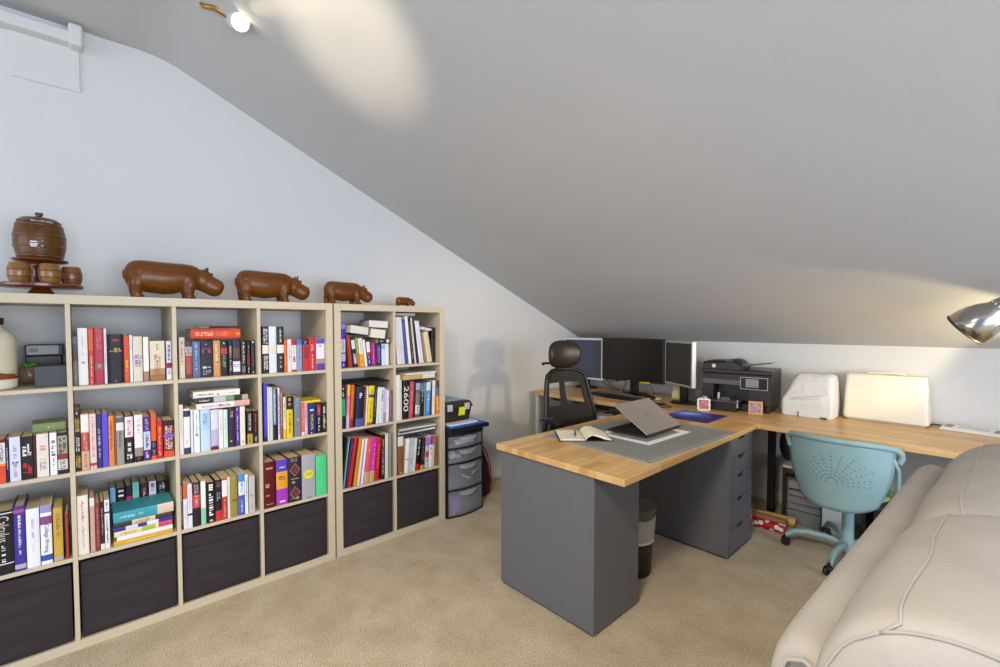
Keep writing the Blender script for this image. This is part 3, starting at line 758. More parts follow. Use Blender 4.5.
SHELVES.append(('F2',0.402,0.74,'second row, right column of small bookcase','books in the second row, right column of the small bookcase',[
(-2403.7,-2370.3,32.8,286,0.0,'e8e2d6','',['b8b0a0 .05 .1 .4 1'],'thick cream white book at left divider'),
(-2368.5,-2361.9,6.0,253,0.0,'ece8e0','',[],'thin white book beside cream one'),
(-2359.5,-2315.5,43.3,247,2.1,'2b2a2c','',['=.2600. e8e8e4 .2 .85 .75'],'black paperback with large white number'),
(-2313.1,-2282.0,30.4,238,3.4,'b84a54','',['e8a8a8 .1 .9 .3 1'],'rose red book beside black numbered one'),
(-2279.5,-2268.2,10.7,226,3.3,'3a2024','',[],'slim dark maroon book'),
(-2265.7,-2232.6,32.4,223,2.7,'6a625e','.1-.35:d8d8d4 .35-.7:8a7a72 .8-1:b0a0b8',['404040 .12 .3 .4 1'],'grey photo book with white label'),
(-2230.1,-2199.1,30.4,221,2.4,'1f3038','.75-1:3a7a88',['90b0b8 .4 .9 .4 1'],'dark teal book with pale lettering'),
(-2196.5,-2188.6,7.2,221,2.1,'a89a94','',[],'slim grey brown book'),
(-2186.0,-2151.7,33.6,222,3.1,'2a98d4','.75-1:d0dce0',['e8f4f8 .1 .6 .4 1', 'd8e040 .6 .68 .3 1'],'bright blue paperback with white top'),
(-2149.1,-2137.1,11.4,223,2.4,'7a2438','',[],'slim wine red book'),
(-2134.4,-2112.9,20.9,230,2.0,'e8e4e2','',['a8a0a0 .2 .9 .2 1'],'slim white book near right end'),
(-2102.0,-2073.3,28.1,227,0.0,'d8841c','.55-.8:5a7088 .8-1:5a4a3a',['f0b860 .1 .5 .6 1'],'amber book with slate top at right end'),
]))
SHELVES.append(('F3',0.404,0.389,'third row, right column of small bookcase','books in the third row, right column of the small bookcase',[
(-2405.7,-2395.4,9.7,276,0.0,'5a3a7a','',['a890c8 .3 .9 .4 1'],'slim purple book at left divider'),
(-2393.4,-2352.5,40.3,245,0.0,'8a5a28','.75-1:e0d8c8',['e8d8b8 .03 .08 .3 1'],'brown book with torn white top'),
(-2349.8,-2319.7,29.4,221,4.7,'e8e6e2','.38-.41:a89888',[],'white book with thin tan line'),
(-2316.9,-2293.4,22.8,218,5.6,'c4c8c4','',['505850 .25 .4 .5 2', '788078 .8 .95 .4 1'],'pale grey patterned book'),
(-2292.0,-2271.0,20.3,215,6.0,'dcdedc','',[],'whitish book in the middle run'),
(-2268.2,-2244.1,23.3,214,6.9,'2c2624','0-.2:c82c20',['ecE8e4 .45 .95 .5 1'],'black book with white title and red foot'),
(-2231.2,-2203.8,26.7,207,5.2,'302822','0-.14:e88a1c',['a89888 .3 .9 .3 1'],'black book with orange foot'),
(-2192.2,-2167.2,24.3,205,3.2,'c8c4d0','.72-1:a86ab0 .35-.55:d04048',['70606a .2 .3 .4 1'],'white book with lilac top and red patch'),
(-2164.3,-2139.0,24.6,209,3.6,'eceaee','.72-1:8a4aa0',['404048 .4 .66 .4 1'],'white book with purple top'),
(-2136.0,-2122.5,12.9,206,2.9,'d8d0d0','.72-1:d05a80',[],'slim white book with pink top'),
(-2118.0,-2095.3,22.1,203,1.6,'9a7838','',['5a4018 .3 .9 .4 1'],'olive brown book at right end'),
]))
for (key, x, z0, where, group, books) in SHELVES:
    for (y0, y1, wd, h, ang, cov, bands, marks, lab) in books:
        y0, y1, wd, h, a = y0/1000, y1/1000, wd/1000, h/1000, math.radians(ang)
        depth = min(.36, max(.11, h*.72))
        if key in ('F1', 'E3'): depth = .21
        if key == 'B3b': depth = .13
        # a rotates the top towards +y; the lower outer corner stays on the shelf
        if a > 0:
            loc = (x, y1 - wd*math.cos(a), z0 + .0004 + wd*math.sin(a))
        else:
            loc = (x, y0, z0+.0004)
        make_book(loc, (-a, 0, 0), wd, h, depth, cov, bands, marks, lab + ', ' + where, group)

# books lying on their sides: spine to the room, thickness upwards
def flat_book(x, yl, yr, z, th, depth, cov, bands, marks, label, group, yaw=0, tilt=0, **kw):
    h = yr-yl
    return make_book((x, yr, z), Euler((PI/2+tilt, 0, yaw)).to_matrix().to_euler()[:], th, h, depth, cov, bands, marks, label, group, hard=th > .02, **kw)
G3 = 'books in the lying stack, third row'
ZR3 = .3894
zz = ZR3
for th, yl, yr, cov, bands, marks, lab in (
    (.019, -3.767, -3.560, 'd8a830', '', ['f0d890 .3 .8 .3 1'], 'yellow ochre book lying at the bottom of the stack in the third row'),
    (.018, -3.757, -3.561, 'ece8e0', '', [], 'white book lying second from bottom of the stack in the third row'),
    (.022, -3.765, -3.562, 'e6dcae', '.0-.25:d04a6a .3-.55:a8c04a', ['c87a40 .6 .9 .5 2'], 'cream book with green and pink spine, third from bottom of the lying stack'),
    (.016, -3.768, -3.560, '4a34a0', '.25-.45:e8e4ea .6-.8:d8d4e0', [], 'thin purple and white book lying under the patterned one in the stack'),
    (.021, -3.766, -3.562, '4a4038', '.3-.7:d8c49a', ['b84030 .4 .65 .6 2'], 'dark patterned book lying directly under the teal book'),
    (.044, -3.767, -3.556, '3a9aa8', '0-.28:d8c4ac', ['c8e8f0 .5 .9 .25 2', '1a6a98 .6 .64 .3 1'], 'thick teal book with tan end, topmost of the lying stack')):
    flat_book(.402, yl, yr, zz, th, .165, cov, bands, marks, lab, G3)
    zz += th+.0006
# on top of the paperbacks in the other cubbies
flat_book(.375, -3.470, -3.262, 1.091+.1865, .044, .15, 'd8451c', '', ['f4c8a0 .55 .92 .45 2', 'f08050 .25 .5 .5 3', 'f0b030 .02 .12 .3 1'], 'big orange red book lying across the paperbacks, top row, third column', 'books lying on top of other books')
flat_book(.30, -3.400, -3.250, 1.091+.2355, .010, .13, '8a1a1c', '', [], 'thin dark red booklet resting on the big orange red book', 'books lying on top of other books', yaw=.35)
flat_book(.410, -3.460, -3.235, .74+.2005, .028, .16, 'e8e0dc', '0-.3:d8a8a0', ['b05858 .35 .6 .5 1', 'a89898 .62 .9 .3 1'], 'white book with pinkish end, bottom of the lying trio, second row, third column', 'books lying on top of other books')
flat_book(.402, -3.458, -3.240, .74+.2295, .026, .16, '3c4038', '.0-.12:b8a888 .28-.45:7a9068 .45-.68:b8c0b8', ['e8e8e4 .7 .95 .4 1'], 'dark green photo book, middle of the lying trio, second row', 'books lying on top of other books')
flat_book(.400, -3.470, -3.275, .74+.2565, .029, .16, 'ece6dc', '', ['606468 .58 .95 .3 1', '6a3a50 .46 .5 .6 1', 'b8b8b8 .1 .42 .2 1'], 'white book with grey title, topmost of the lying trio, second row', 'books lying on top of other books')
flat_book(.36, -4.00, -3.905, .74+.1725, .034, .12, '7a8a58', '', ['a8b888 .3 .6 .3 1'], 'sage green book lying on paperbacks, second row, left edge of big bookcase', 'books lying on top of other books', yaw=.06)
flat_book(.40, -2.985, -2.875, .74+.1745, .012, .14, 'e0cc20', '', [], 'thin yellow booklet lying on dark paperbacks, second row, fourth column', 'books lying on top of other books')
# small bookcase: books thrown on top of the rows, page edges to the room
def pages_out(x, yl, yr, z, th, depth, cov, label, group, yaw, tilt=0):
    t = thing('book', label, 'book', (x, (yl+yr)/2, z), Euler((tilt, 0, yaw)).to_matrix().to_euler()[:], group)
    w = (yr-yl)/2; c = P(cov, .45)
    mb = MB(); mb.box(-depth, 0, -w, w, 0, .0022, c); mb.box(-depth, 0, -w, w, th-.0022, th, c); mb.box(-depth, -depth+.003, -w, w, 0, th, c)
    mb.build('cover', t)
    box_mb(-depth+.004, -.003, -w+.003, w-.003, .0024, th-.0024, mat('pale_pages', 'ddd6c6', .9, var=.06, nscale=2, stretch=(2, 2, 200))).build('pages', t)
GE = 'books thrown on the row, top left of small bookcase'
pages_out(.392, -2.700, -2.575, 1.091+.197, .050, .17, '3c3a68', 'thick book with navy cover tilted on leaning books, page edges out', GE, .12, -.13)
pages_out(.400, -2.572, -2.475, 1.091+.172, .055, .15, 'b8b0a4', 'thick coverless looking book, page edges out, middle of small bookcase top row', GE, -.1, -.12)
pages_out(.385, -2.572, -2.448, 1.091+.2345, .045, .17, '6a62a0', 'thick book with lilac cover, highest on the row, top left of small bookcase', GE, -.12, -.06)
flat_book(.385, -2.512, -2.432, 1.091+.1375, .030, .13, '3a3632', '', ['O f0f0ee .22', 'e0e0dc .55 .85 .35 1'], 'dark box set with white ring lying under the lilac book', GE)
# small bookcase, second row
flat_book(.385, -2.745, -2.440, .74+.250, .010, .22, '2c2420', '', [], 'thin dark folder lying on the row, second row, left of small bookcase', 'books lying on top of other books')
flat_book(.402, -2.350, -2.110, .74+.2505, .030, .20, 'c8a868', '.0-.4:dcd6c8', [], 'tan and cream volume lying on the row, second row, right of small bookcase', 'books lying on top of other books')
flat_book(.405, -2.335, -2.10, .74+.2815, .012, .20, 'dcd8d0', '', [], 'pale magazine lying on the tan volume, second row, right of small bookcase', 'books lying on top of other books', yaw=.03)
# magazines in the third row of the small bookcase
zz = .389+.243
for k, (th, cov, yaw, lab) in enumerate(((.008, '3a3860', .05, 'dark blue magazine, bottom of the pile in the third row, small bookcase'), (.012, 'e8e6e2', -.02, 'white magazine, second in the pile in the third row, small bookcase'), (.007, '4a4a44', .04, 'charcoal magazine, third in the pile in the third row, small bookcase'), (.011, 'd0cec6', -.03, 'grey magazine, topmost of the pile in the third row, small bookcase'))):
    flat_book(.392, -2.385+.004*k, -2.105+.004*k, zz, th, .21, cov, '', [], lab, 'magazines piled in the small bookcase', yaw=yaw, cat='magazine', name='magazine')
    zz += th+.001
# black file box and the tray above the leaning magazines
t = thing('file_box', 'black file box standing at right end, top row of small bookcase', 'file box', (.36, -2.107, 1.0915))
box_mb(-.24, 0, 0, .034, 0, .235, BLACKP).build('body', t, bevel=.006, seg=3)
mb = MB(); mb.lathe([(.011, 0), (.014, .001), (.014, .002), (.011, .003)], BLACKS, (0, .017, .18), 18, axis=(1, 0, 0)); mb.build('finger_ring', t)
tag(box_mb(-.2, 0, 0, .16, 0, .016, P('b4b2b0', .6)).build('paper_tray', None, (.37, -2.40, 1.091+.312), bevel=.003), 'flat grey box lying on the leaning magazines, top right of small bookcase', 'box')
t = MB()
t.ball((0, 0, 0), (.05, .028, .012), P('dcd8e4', .9)); t.ball((-.02, -.03, .008), (.05, .02, .012), P('e4e0ea', .9))
tag(t.build('cloth', None, (.365, -2.152, 1.091+.222), (0, 0, .2), remesh=.004, relax=4), 'crumpled white cloth on the leaning beige hardback', 'cloth')

# ---------------------------------------------------------------- clutter in the top left cubby
t = thing('jar', 'cream stoneware jar with dark lid and brown landscape band', 'jar', (.30, -4.117, 1.0915))
mb = MB(); mb.lathe([(.070, .0), (.078, .006), (.079, .04)], CREAM); mb.build('foot', t, smooth=True)
mb = MB()
prof = [(.079, .0401), (.079, .085), (.0795, .15), (.079, .19), (.073, .212), (.056, .232), (.044, .240), (.042, .252)]
mb.lathe(prof, mat('jar_glaze', 'd8d2b4', .35, var=.06, nscale=10, coat=.3)); mb.build('body', t, smooth=True)
mb = MB()
n = 28
rr = []
for k in range(n+1):
    a = 2*PI*k/n
    rr.append([(.0800*math.cos(a), .0800*math.sin(a), .040), (.0806*math.cos(a), .0806*math.sin(a), .056 + .012*math.sin(a*3)+.005*math.sin(a*7))])
mb.loft(rr, P('8a4a22', .4), cap=False, closed=False); mb.build('painted_band', t, smooth=True)
mb = MB(); mb.lathe([(.043, .252), (.046, .253), (.046, .276), (.043, .279), (.0, .2795)], P('3a2420', .4), n=28); mb.build('lid', t, angle=40)
t = thing('box', 'plain charcoal box at the divider, top row, left edge of big bookcase', 'box', (.350, -3.990, 1.0914))
box_mb(-.14, 0, 0, .093, 0, .082, P('46484c', .6)).build('body', t, bevel=.002)
box_mb(-.141, .0008, -.0008, .0938, .062, .083, P('494b4f', .6)).build('lid', t, bevel=.002)
t = thing('radio', 'small black radio box with pale label panel behind glass ball', 'radio', (.105, -4.030, 1.0914))
box_mb(-.08, 0, 0, .115, 0, .115, BLACKP).build('base', t, bevel=.004)
box_mb(-.08, .006, 0, .120, .116, .165, P('4a4a4c', .5)).build('casing', t, bevel=.004)
o = box_mb(.0062, .0075, .006, .105, .122, .160, P('a8a8a6', .5)).build('label_panel', t); o['label'] = 'pale label panel'
mb = MB()
for k in range(9): mb.box(.0077, .0080, .014+k*.003, .0155+k*.003, .132, .150, P('4a4a4a', .5))
mb.build('barcode', o)
mb = MB()
for q in range(26):
    r = random.Random(q); mb.ball((r.uniform(-.02, .02), r.uniform(-.05, .03), .015+r.uniform(0, .085)), r.uniform(.008, .015), (BLACKS, CHROME, BLACKP)[q % 3], 8, 6)
tag(mb.build('gadget_pile', None, (.075, -4.100, 1.0916), smooth=True), 'small heap of black and silver gadgets behind glass ball and jar', 'gadgets', kind='stuff')
t = thing('glass_ball', 'round clear glass ornament with green top beside charcoal box', 'ornament', (.165, -4.012, 1.0914))
mb = MB(); mb.lathe([(.012, 0), (.030, .007), (.042, .024), (.045, .038), (.042, .053), (.030, .070), (.012, .078)], mat('amber_glass', 'b08a68', .06, var=.25, coat=.8, alpha=.5)); mb.build('globe', t, smooth=True)
mb = MB()
for k in range(7):
    a = k*.9; mb.ball((.014*math.cos(a), .016*math.sin(a), .080+.004*(k % 2)), (.014, .010, .006), P('4aa838', .5), 8, 6)
o = mb.build('leaf_top', t, smooth=True); o['label'] = 'green leafy top'

# ---------------------------------------------------------------- carved hippos on top of the bookcases
SHELFTOP = 4*CELL + 3*T + 2*O_
def hippo(y, x, L, label, stride=0.0, headlow=0.0, yaw=0):
    """nose towards +y; L = whole length"""
    t = thing('hippo_carving', label, 'carving', (x, y, SHELFTOP+.0005), yaw, 'carved wooden hippo family')
    s = L
    b = MB()
    # trunk: barrel shaped, a deep belly between two pairs of stout legs
    def ring(yc, zc, rx, rz, n=20):
        return [(rx*s*math.cos(2*PI*k/n), yc*s, zc*1.06*s + rz*1.04*s*math.sin(2*PI*k/n)) for k in range(n)]
    b.loft([ring(.0, .25, .02, .03), ring(.012, .25, .075, .09), ring(.04, .25, .115, .135), ring(.085, .25, .142, .162), ring(.14, .247, .156, .176), ring(.24, .24, .165, .182), ring(.36, .232, .168, .186), ring(.46, .236, .16, .180), ring(.56, .25, .148, .166), ring(.64, .262, .132, .148), ring(.70, .262, .11, .128), ring(.76, .25-.3*headlow, .08, .10)], CARVED)
    # head: broad cheeks, a saddle before the eyes and a wide squared muzzle
    h0 = Vector((0, .70, .285-.22*headlow)); h1 = Vector((0, .955, .150-.42*headlow))
    dr = (h1-h0).normalized(); up = Vector((0, -dr.z, dr.y))
    def hr(f, off, rx, rz, n=18):
        c = h0 + (h1-h0)*f + up*off
        return [tuple((c + Vector((rx*math.cos(2*PI*k/n), 0, 0)) + up*(rz*math.sin(2*PI*k/n)))*s) for k in range(n)]
    b.loft([hr(-.08, 0, .07, .09), hr(.08, .004, .105, .136), hr(.26, .0, .108, .138), hr(.45, -.010, .100, .122), hr(.62, -.012, .104, .118), hr(.8, -.010, .114, .118), hr(.95, -.010, .108, .104), hr(1.06, -.014, .082, .074), hr(1.11, -.014, .03, .03)], CARVED)
    for sx in (-1, 1):
        # rear leg with its thigh, shank and foot; fore leg
        for (yy, lean, thick) in ((.10, stride*(.5 if sx > 0 else -1), 1.12), (.60, stride*(1 if sx > 0 else -.4), 1.0)):
            cx = sx*.082
            path = [(cx*s*.85, (yy+.02)*s, .25*s), (cx*s, (yy+.012+lean*.02)*s, .16*s), (cx*s, (yy+lean*.05)*s, .08*s), (cx*s, (yy+.006+lean*.075)*s, .035*s), (cx*s, (yy+.012+lean*.085)*s, .0)]
            b.tube(path, [.080*s*thick, .074*s*thick, .058*s, .050*s, .054*s], CARVED, 14)
            b.ball((cx*s, (yy+.040+lean*.085)*s, .020*s), (.044*s, .040*s, .020*s), CARVED, 10, 7)
    b.tube([(0, .02*s, .33*s), (0, -.004*s, .30*s), (0, -.006*s, .22*s)], [.018*s, .016*s, .010*s], CARVED, 8)
    vs = max(.0012, L*.0125)
    body = b.build('body', t, remesh=vs, relax=6 if L > .2 else 2)
    for sx in (-1, 1):
        c = (h0 + (h1-h0)*.16 + up*.142)
        e = MB(); e.ball((sx*.055*s, c.y*s, c.z*s), (.022*s, .013*s, .026*s), CARVED, 10, 8); e.build('ear', t, smooth=True)
        c = (h0 + (h1-h0)*.38 + up*.112)
        e = MB(); e.ball((sx*.050*s, c.y*s, c.z*s), (.019*s, .022*s, .017*s), CARVED, 10, 8)
        e.ball((sx*.062*s, c.y*s, (c.z+.004)*s), .010*s, mat('dark_inlay', '2c1408', .3), 8, 6); e.build('eye', t, smooth=True)
        c = (h0 + (h1-h0)*.88 + up*.094)
        e = MB(); e.ball((sx*.04*s, c.y*s, c.z*s), (.014*s, .014*s, .006*s), CARVED, 8, 6); e.build('nostril', t, smooth=True)
    return t
hippo(-3.702, .285, .392, 'largest carved wooden hippo, nearest the wooden barrel', 0, .02)
hippo(-3.258, .285, .372, 'second carved wooden hippo from the barrel, glossy, head level', .1, .03)
hippo(-2.800, .285, .300, 'third carved wooden hippo, walking with lowered head', .55, .04).location.z += .004
hippo(-2.338, .30, .140, 'tiny carved wooden hippo on the small bookcase', .2, .05)

# ---------------------------------------------------------------- wooden barrel on a stand with small barrel cups
BX, BY = .25, -3.966
t = thing('barrel_stand', 'dark red wooden pedestal stand carrying a barrel and cups', 'stand', (BX, BY, SHELFTOP+.0005))
mb = MB(); mb.lathe([(.062, 0), (.060, .004), (.040, .026), (.036, .030)], REDW, n=4); mb.build('foot', t, rot=(0, 0, PI/4), bevel=.002)
mb = MB(); mb.lathe([(.125, .030), (.130, .034), (.130, .043), (.126, .047), (.0, .047)], REDW, n=40); mb.build('tray', t, angle=40)
mb = MB(); mb.lathe([(.036, .047), (.030, .055), (.028, .085), (.030, .118), (.038, .128)], REDW, n=20); mb.build('column', t, smooth=True)
mb = MB(); mb.lathe([(.040, .128), (.080, .136), (.086, .142), (.085, .147), (.0, .148)], REDW, n=36); mb.build('plate', t, angle=40)
def barrel_body(mb, r0, r1, h, z0, m, n=32):
    prof = []
    N = 14
    for i in range(N+1):
        f = i/N; prof.append((r0+(r1-r0)*math.sin(PI*f)**.8, z0+h*f))
    mb.lathe(prof, m, n=n)
def hoop(mb, r0, r1, h, z0, f, wd, m, n=32):
    rr = lambda f: r0+(r1-r0)*math.sin(PI*f)**.8
    mb.lathe([(rr(f)-.001, z0+h*f), (rr(f)+.0016, z0+h*f+.0005), (rr(f+wd)+.0016, z0+h*(f+wd)-.0005), (rr(f+wd)-.001, z0+h*(f+wd))], m, n=n, cap=False)
t = thing('wooden_barrel', 'carved wooden barrel with lid and metal tap on the stand', 'barrel', (BX, BY, SHELFTOP+.1490))
mb = MB(); barrel_body(mb, .066, .080, .150, 0, BARRELW)
mb.build('body', t, angle=50)
DH = mat('barrel_hoop', '5c3414', .35, coat=.4)
for f in (.03, .30, .60, .88):
    mb = MB(); hoop(mb, .066, .080, .150, 0, f, .06, DH); mb.build('hoop', t, smooth=True)
mb = MB(); mb.lathe([(.066, .150), (.067, .154), (.052, .166), (.020, .173), (.0, .174)], BARRELW, n=32); lid = mb.build('lid', t, angle=40)
mb = MB(); mb.lathe([(.010, .173), (.009, .178), (.013, .184), (.012, .191), (.0, .193)], BARRELW, n=16); mb.build('knob', lid, smooth=True)
mb = MB()
word = 'PHILIPPINES'
for k, ch in enumerate(word):        # white letters round the lid rim
    me = text_mesh(ch, .0095, P('f0ece0', .5))
    a = -.28 + k*.088; r = .0700
    c = Vector((r*math.cos(a), r*math.sin(a), .1470)); tg = Vector((-math.sin(a), math.cos(a), 0))
    u = Vector((-.25*math.cos(a), -.25*math.sin(a), .97)).normalized(); n_ = tg.cross(u)
    mb.add([tuple(c+tg*v.co.x+u*v.co.y+n_*(.0012+v.co.z)) for v in me.vertices], [tuple(p.vertices) for p in me.polygons], P('f0ece0', .5))
mb.build('lid_lettering', lid)
a = .12
dx, dy = math.cos(a), math.sin(a)
mb = MB()
mb.tube([(.078*dx, .078*dy, .055), (.100*dx, .100*dy, .053), (.106*dx, .106*dy, .046), (.107*dx, .107*dy, .036)], [.006, .006, .006, .005], mat('brass_tap', '9a8a50', .3, metal=1), 10)
tp = mb.build('tap', t, smooth=True)
mb = MB(); mb.tube([(.093*dx, .093*dy, .055), (.093*dx, .093*dy, .076)], .003, mat('brass_tap', '9a8a50'), 8); mb.tube([(.093*dx+.010*dy, .093*dy-.010*dx, .073), (.093*dx-.010*dy, .093*dy+.010*dx, .073)], .0035, mat('brass_tap', '9a8a50'), 8); mb.build('handle', tp, smooth=True)
mb = MB()
for k, (dz, w2) in enumerate(((.062, .010), (.052, .012), (.045, .009))):
    r = .0815
    b0 = a-.30
    c = Vector((r*math.cos(b0), r*math.sin(b0), dz)); tg = Vector((-math.sin(b0), math.cos(b0), 0))
    mb.quad(tuple(c-tg*w2-Vector((0, 0, .003))), tuple(c+tg*w2-Vector((0, 0, .003))), tuple(c+tg*w2+Vector((0, 0, .003))), tuple(c-tg*w2+Vector((0, 0, .003))), P('d8d0dc', .4))
mb.build('pale_label', t)
def cup(dx, dy, label, m, r=.035):
    t = thing('barrel_cup', label, 'cup', (BX+dx, BY+dy, SHELFTOP+.0480), 0, 'barrel shaped cups on the stand')
    h = .076
    mb = MB()
    prof = [(r*.80+(r*.2)*math.sin(PI*i/10), h*i/10) for i in range(11)] + [(r*.72, h), (r*.74, h*.5), (r*.7, .006), (0, .006)]
    mb.lathe(prof, m, n=24); mb.build('body', t, angle=50)
    for f in (.25, .62):
        mb = MB(); rr = lambda f: r*.80+r*.2*math.sin(PI*f)
        mb.lathe([(rr(f), h*f), (rr(f)+.001, h*f+.0005), (rr(f+.05)+.001, h*(f+.05)), (rr(f+.05), h*(f+.05)+.0005)], DH, n=24, cap=False); mb.build('hoop', t, smooth=True)
cup(.070, -.058, 'light barrel cup at the left of the stand tray', CUPW)
cup(.088, .030, 'golden barrel cup in front of the stand column', CUPW)
cup(.008, .092, 'dark barrel cup at the right of the stand tray', mat('dark_cup_wood', '7a4a22', .35, var=.2, coat=.4))
cup(-.08, -.04, 'barrel cup behind the stand column', CUPW)

# ---------------------------------------------------------------- plastic drawer cart beside the bookcase
CY0, CW, CD = -2.020, .325, .36
t = thing('drawer_cart', 'black cart of four frosted plastic drawers beside the small bookcase', 'drawer cart', (.05, CY0, 0))
CB = mat('cart_black', '1c1a1a', .4)
mb = MB()
mb.box(0, CD, 0, .012, .0, .60, CB); mb.box(0, CD, CW-.012, CW, 0, .60, CB); mb.box(0, .01, 0, CW, 0, .60, CB)
mb.build('frame', t, bevel=.003)
def bow(y, amt=.03): return amt*math.sin(PI*max(0, min(1, y/CW)))
def bowed(mb, z0, z1, m, x0=CD-.02, th=.02, ya=0, yb=CW, n=12, amt=.03):
    rings = []
    for i in range(n+1):
        y = ya+(yb-ya)*i/n; xf = x0+th+bow(y, amt)
        rings.append([(x0-.01, y, z0), (xf, y, z0), (xf, y, z1), (x0-.01, y, z1)])
    mb.loft(rings, m)
for zr in (0.0, .185, .372, .477, .570):
    mb = MB(); bowed(mb, zr, zr+(.035 if zr > .5 else .010), CB, x0=.02, th=CD-.02+.004)
    mb.build('top' if zr > .5 else 'rail', t)
for k, (z0, z1) in enumerate(((.012, .183), (.197, .370), (.384, .475), (.489, .568))):
    mb = MB()
    rings = []
    n = 12
    for i in range(n+1):
        y = .015+(CW-.03)*i/n; xf = CD+bow(y)
        rings.append([(xf-.004, y, z0), (xf, y, z0), (xf, y, z1), (xf-.004, y, z1)])
    mb.loft(rings, CLEARP)
    mb.box(.03, CD-.005, .015, .018, z0, z1-.01, CLEARP); mb.box(.03, CD-.005, CW-.018, CW-.015, z0, z1-.01, CLEARP); mb.box(.03, CD-.005, .018, CW-.018, z0, z0+.003, CLEARP)
    d = mb.build('drawer', t)
    mb = MB()
    rings = []
    hz = z1-.022
    for i in range(n+1):
        f = i/n; y = CW*.28+CW*.44*f; xf = CD+bow(y); e = .016*math.sin(PI*f)**.5
        rings.append([(xf, y, hz-e), (xf+.010, y, hz-e-.002), (xf+.010, y, hz+.010), (xf, y, hz+.012)])
    mb.loft(rings, FROST); mb.build('handle', d)
def drawer_stuff(name, label, mb): tag(mb.build(name, None, (.05, CY0, 0), angle=40), label, name.replace('_', ' '))
mb = MB(); mb.box(.15, .335, .04, .27, .494, .498, P('8a8a8e', .7)); mb.hexa([(.31, .09, .499), (.352, .09, .499), (.352, .25, .499), (.31, .25, .499)], [(.31, .10, .525), (.352, .10, .525), (.352, .24, .545), (.31, .24, .545)], P('f0f0f2', .6)); mb.box(.28, .336, .05, .10, .499, .515, P('404044', .6))
drawer_stuff('stationery', 'white and dark papers inside the top cart drawer', mb)
mb = MB(); mb.ball((.30, .09, .42), (.04, .035, .03), P('d0d0d0', .6)); mb.ball((.31, .16, .415), (.035, .05, .026), P('4a4a50', .6)); mb.ball((.31, .23, .425), (.03, .03, .035), P('2a2a2e', .5)); mb.ball((.30, .13, .41), (.045, .03, .022), P('c0bcc0', .6))
drawer_stuff('cable_bundle', 'white and grey cables inside the second cart drawer', mb)
mb = MB(); mb.box(.05, .350, .02, CW-.02, .201, .275, P('56575e', .7))
drawer_stuff('folded_clothing', 'dark grey cloth inside the third cart drawer', mb)
mb = MB(); mb.tube([(.372, .12, .285), (.376, .19, .250)], .004, P('e8e060', .5), 8); drawer_stuff('yellow_pencil', 'yellow pencil slanting behind the third cart drawer front', mb)
mb = MB(); mb.tube([(.370, .215, .275), (.372, .235, .290), (.368, .255, .292)], .005, P('e0d850', .5), 8); drawer_stuff('yellow_clip', 'small yellow clip behind the third cart drawer front', mb)
mb = MB(); mb.box(.28, .350, .065, .125, .017, .135, P('9a70c0', .6)); drawer_stuff('purple_box', 'purple box standing inside the bottom cart drawer', mb)
mb = MB(); mb.box(.20, .350, .14, .30, .017, .11, P('6a6c74', .7)); drawer_stuff('grey_pouch', 'grey pouch inside the bottom cart drawer', mb)
# on the cart
t = thing('tray', 'black plastic tray under the blue folder on the cart', 'tray', (.05, CY0, .6056))
mb = MB(); mb.box(0, .41, -.005, .345, 0, .004, BLACKP); mb.box(.40, .41, -.005, .345, .004, .028, BLACKP); mb.box(0, .40, -.005, .002, .004, .028, BLACKP); mb.box(0, .40, .338, .345, .004, .028, BLACKP)
mb.build('body', t, bevel=.003)
t = thing('folder', 'blue folder with white papers lying on the black tray', 'folder', (.06, CY0, .6345))
box_mb(0, .395, .004, .31, 0, .014, P('2a62b8', .45)).build('cover', t, bevel=.002)
box_mb(.005, .385, .008, .25, .0141, .026, P('dcdcd8', .8)).build('papers', t)
t = thing('toolbox', 'black plastic toolbox with grey latches on the drawer cart', 'toolbox', (.05, CY0-.002, .6612))
TB = mat('toolbox_black', '262320', .55, bump=.1, bscale=300)
mb = MB(); mb.hexa([(.02, .012, 0), (.33, .012, 0), (.33, .222, 0), (.02, .222, 0)], [(.01, 0, .098), (.345, 0, .098), (.345, .236, .098), (.01, .236, .098)], TB); mb.build('body', t, bevel=.004)
mb = MB(); mb.hexa([(.0, -.002, .0985), (.355, -.002, .0985), (.355, .247, .0985), (0, .247, .0985)], [(.02, .01, .138), (.335, .01, .138), (.335, .232, .138), (.02, .232, .138)], TB); mb.build('lid', t, bevel=.006, seg=3)
LG = P('b4b6ba', .4)
for yy in (.035, .185):
    mb = MB(); mb.box(.346, .362, yy-.02, yy+.02, .082, .128, LG); mb.box(.362, .366, yy-.012, yy+.012, .09, .11, LG); mb.build('latch', t, bevel=.003)
mb = MB(); mb.box(.24, .275, .248, .258, .085, .128, LG); mb.build('latch', t, bevel=.003)
mb = MB(); mb.box(.05, .29, .02, .20, .1385, .145, P('7aa0c0', .35)); mb.build('organiser_lid', t, bevel=.003)
mb = MB(); mb.box(.12, .22, .03, .10, .1455, .158, P('b4c840', .5)); tag(mb.build('lime_case', None, (.05, CY0-.002, .6612), bevel=.003), 'small lime green case lying on the toolbox lid', 'case')
mb = MB(); mb.loft([[(.353-.0, .108, .045), (.353, .165, .045), (.3535, .165, .0451), (.3535, .108, .0451)], [(.3665, .106, .105), (.3665, .163, .105), (.367, .163, .1052), (.367, .106, .1052)]], P('dfe020', .7)); tag(mb.build('sticky_note', None, (.05, CY0-.002, .6612)), 'bright yellow sticky note on the toolbox front', 'sticky note')

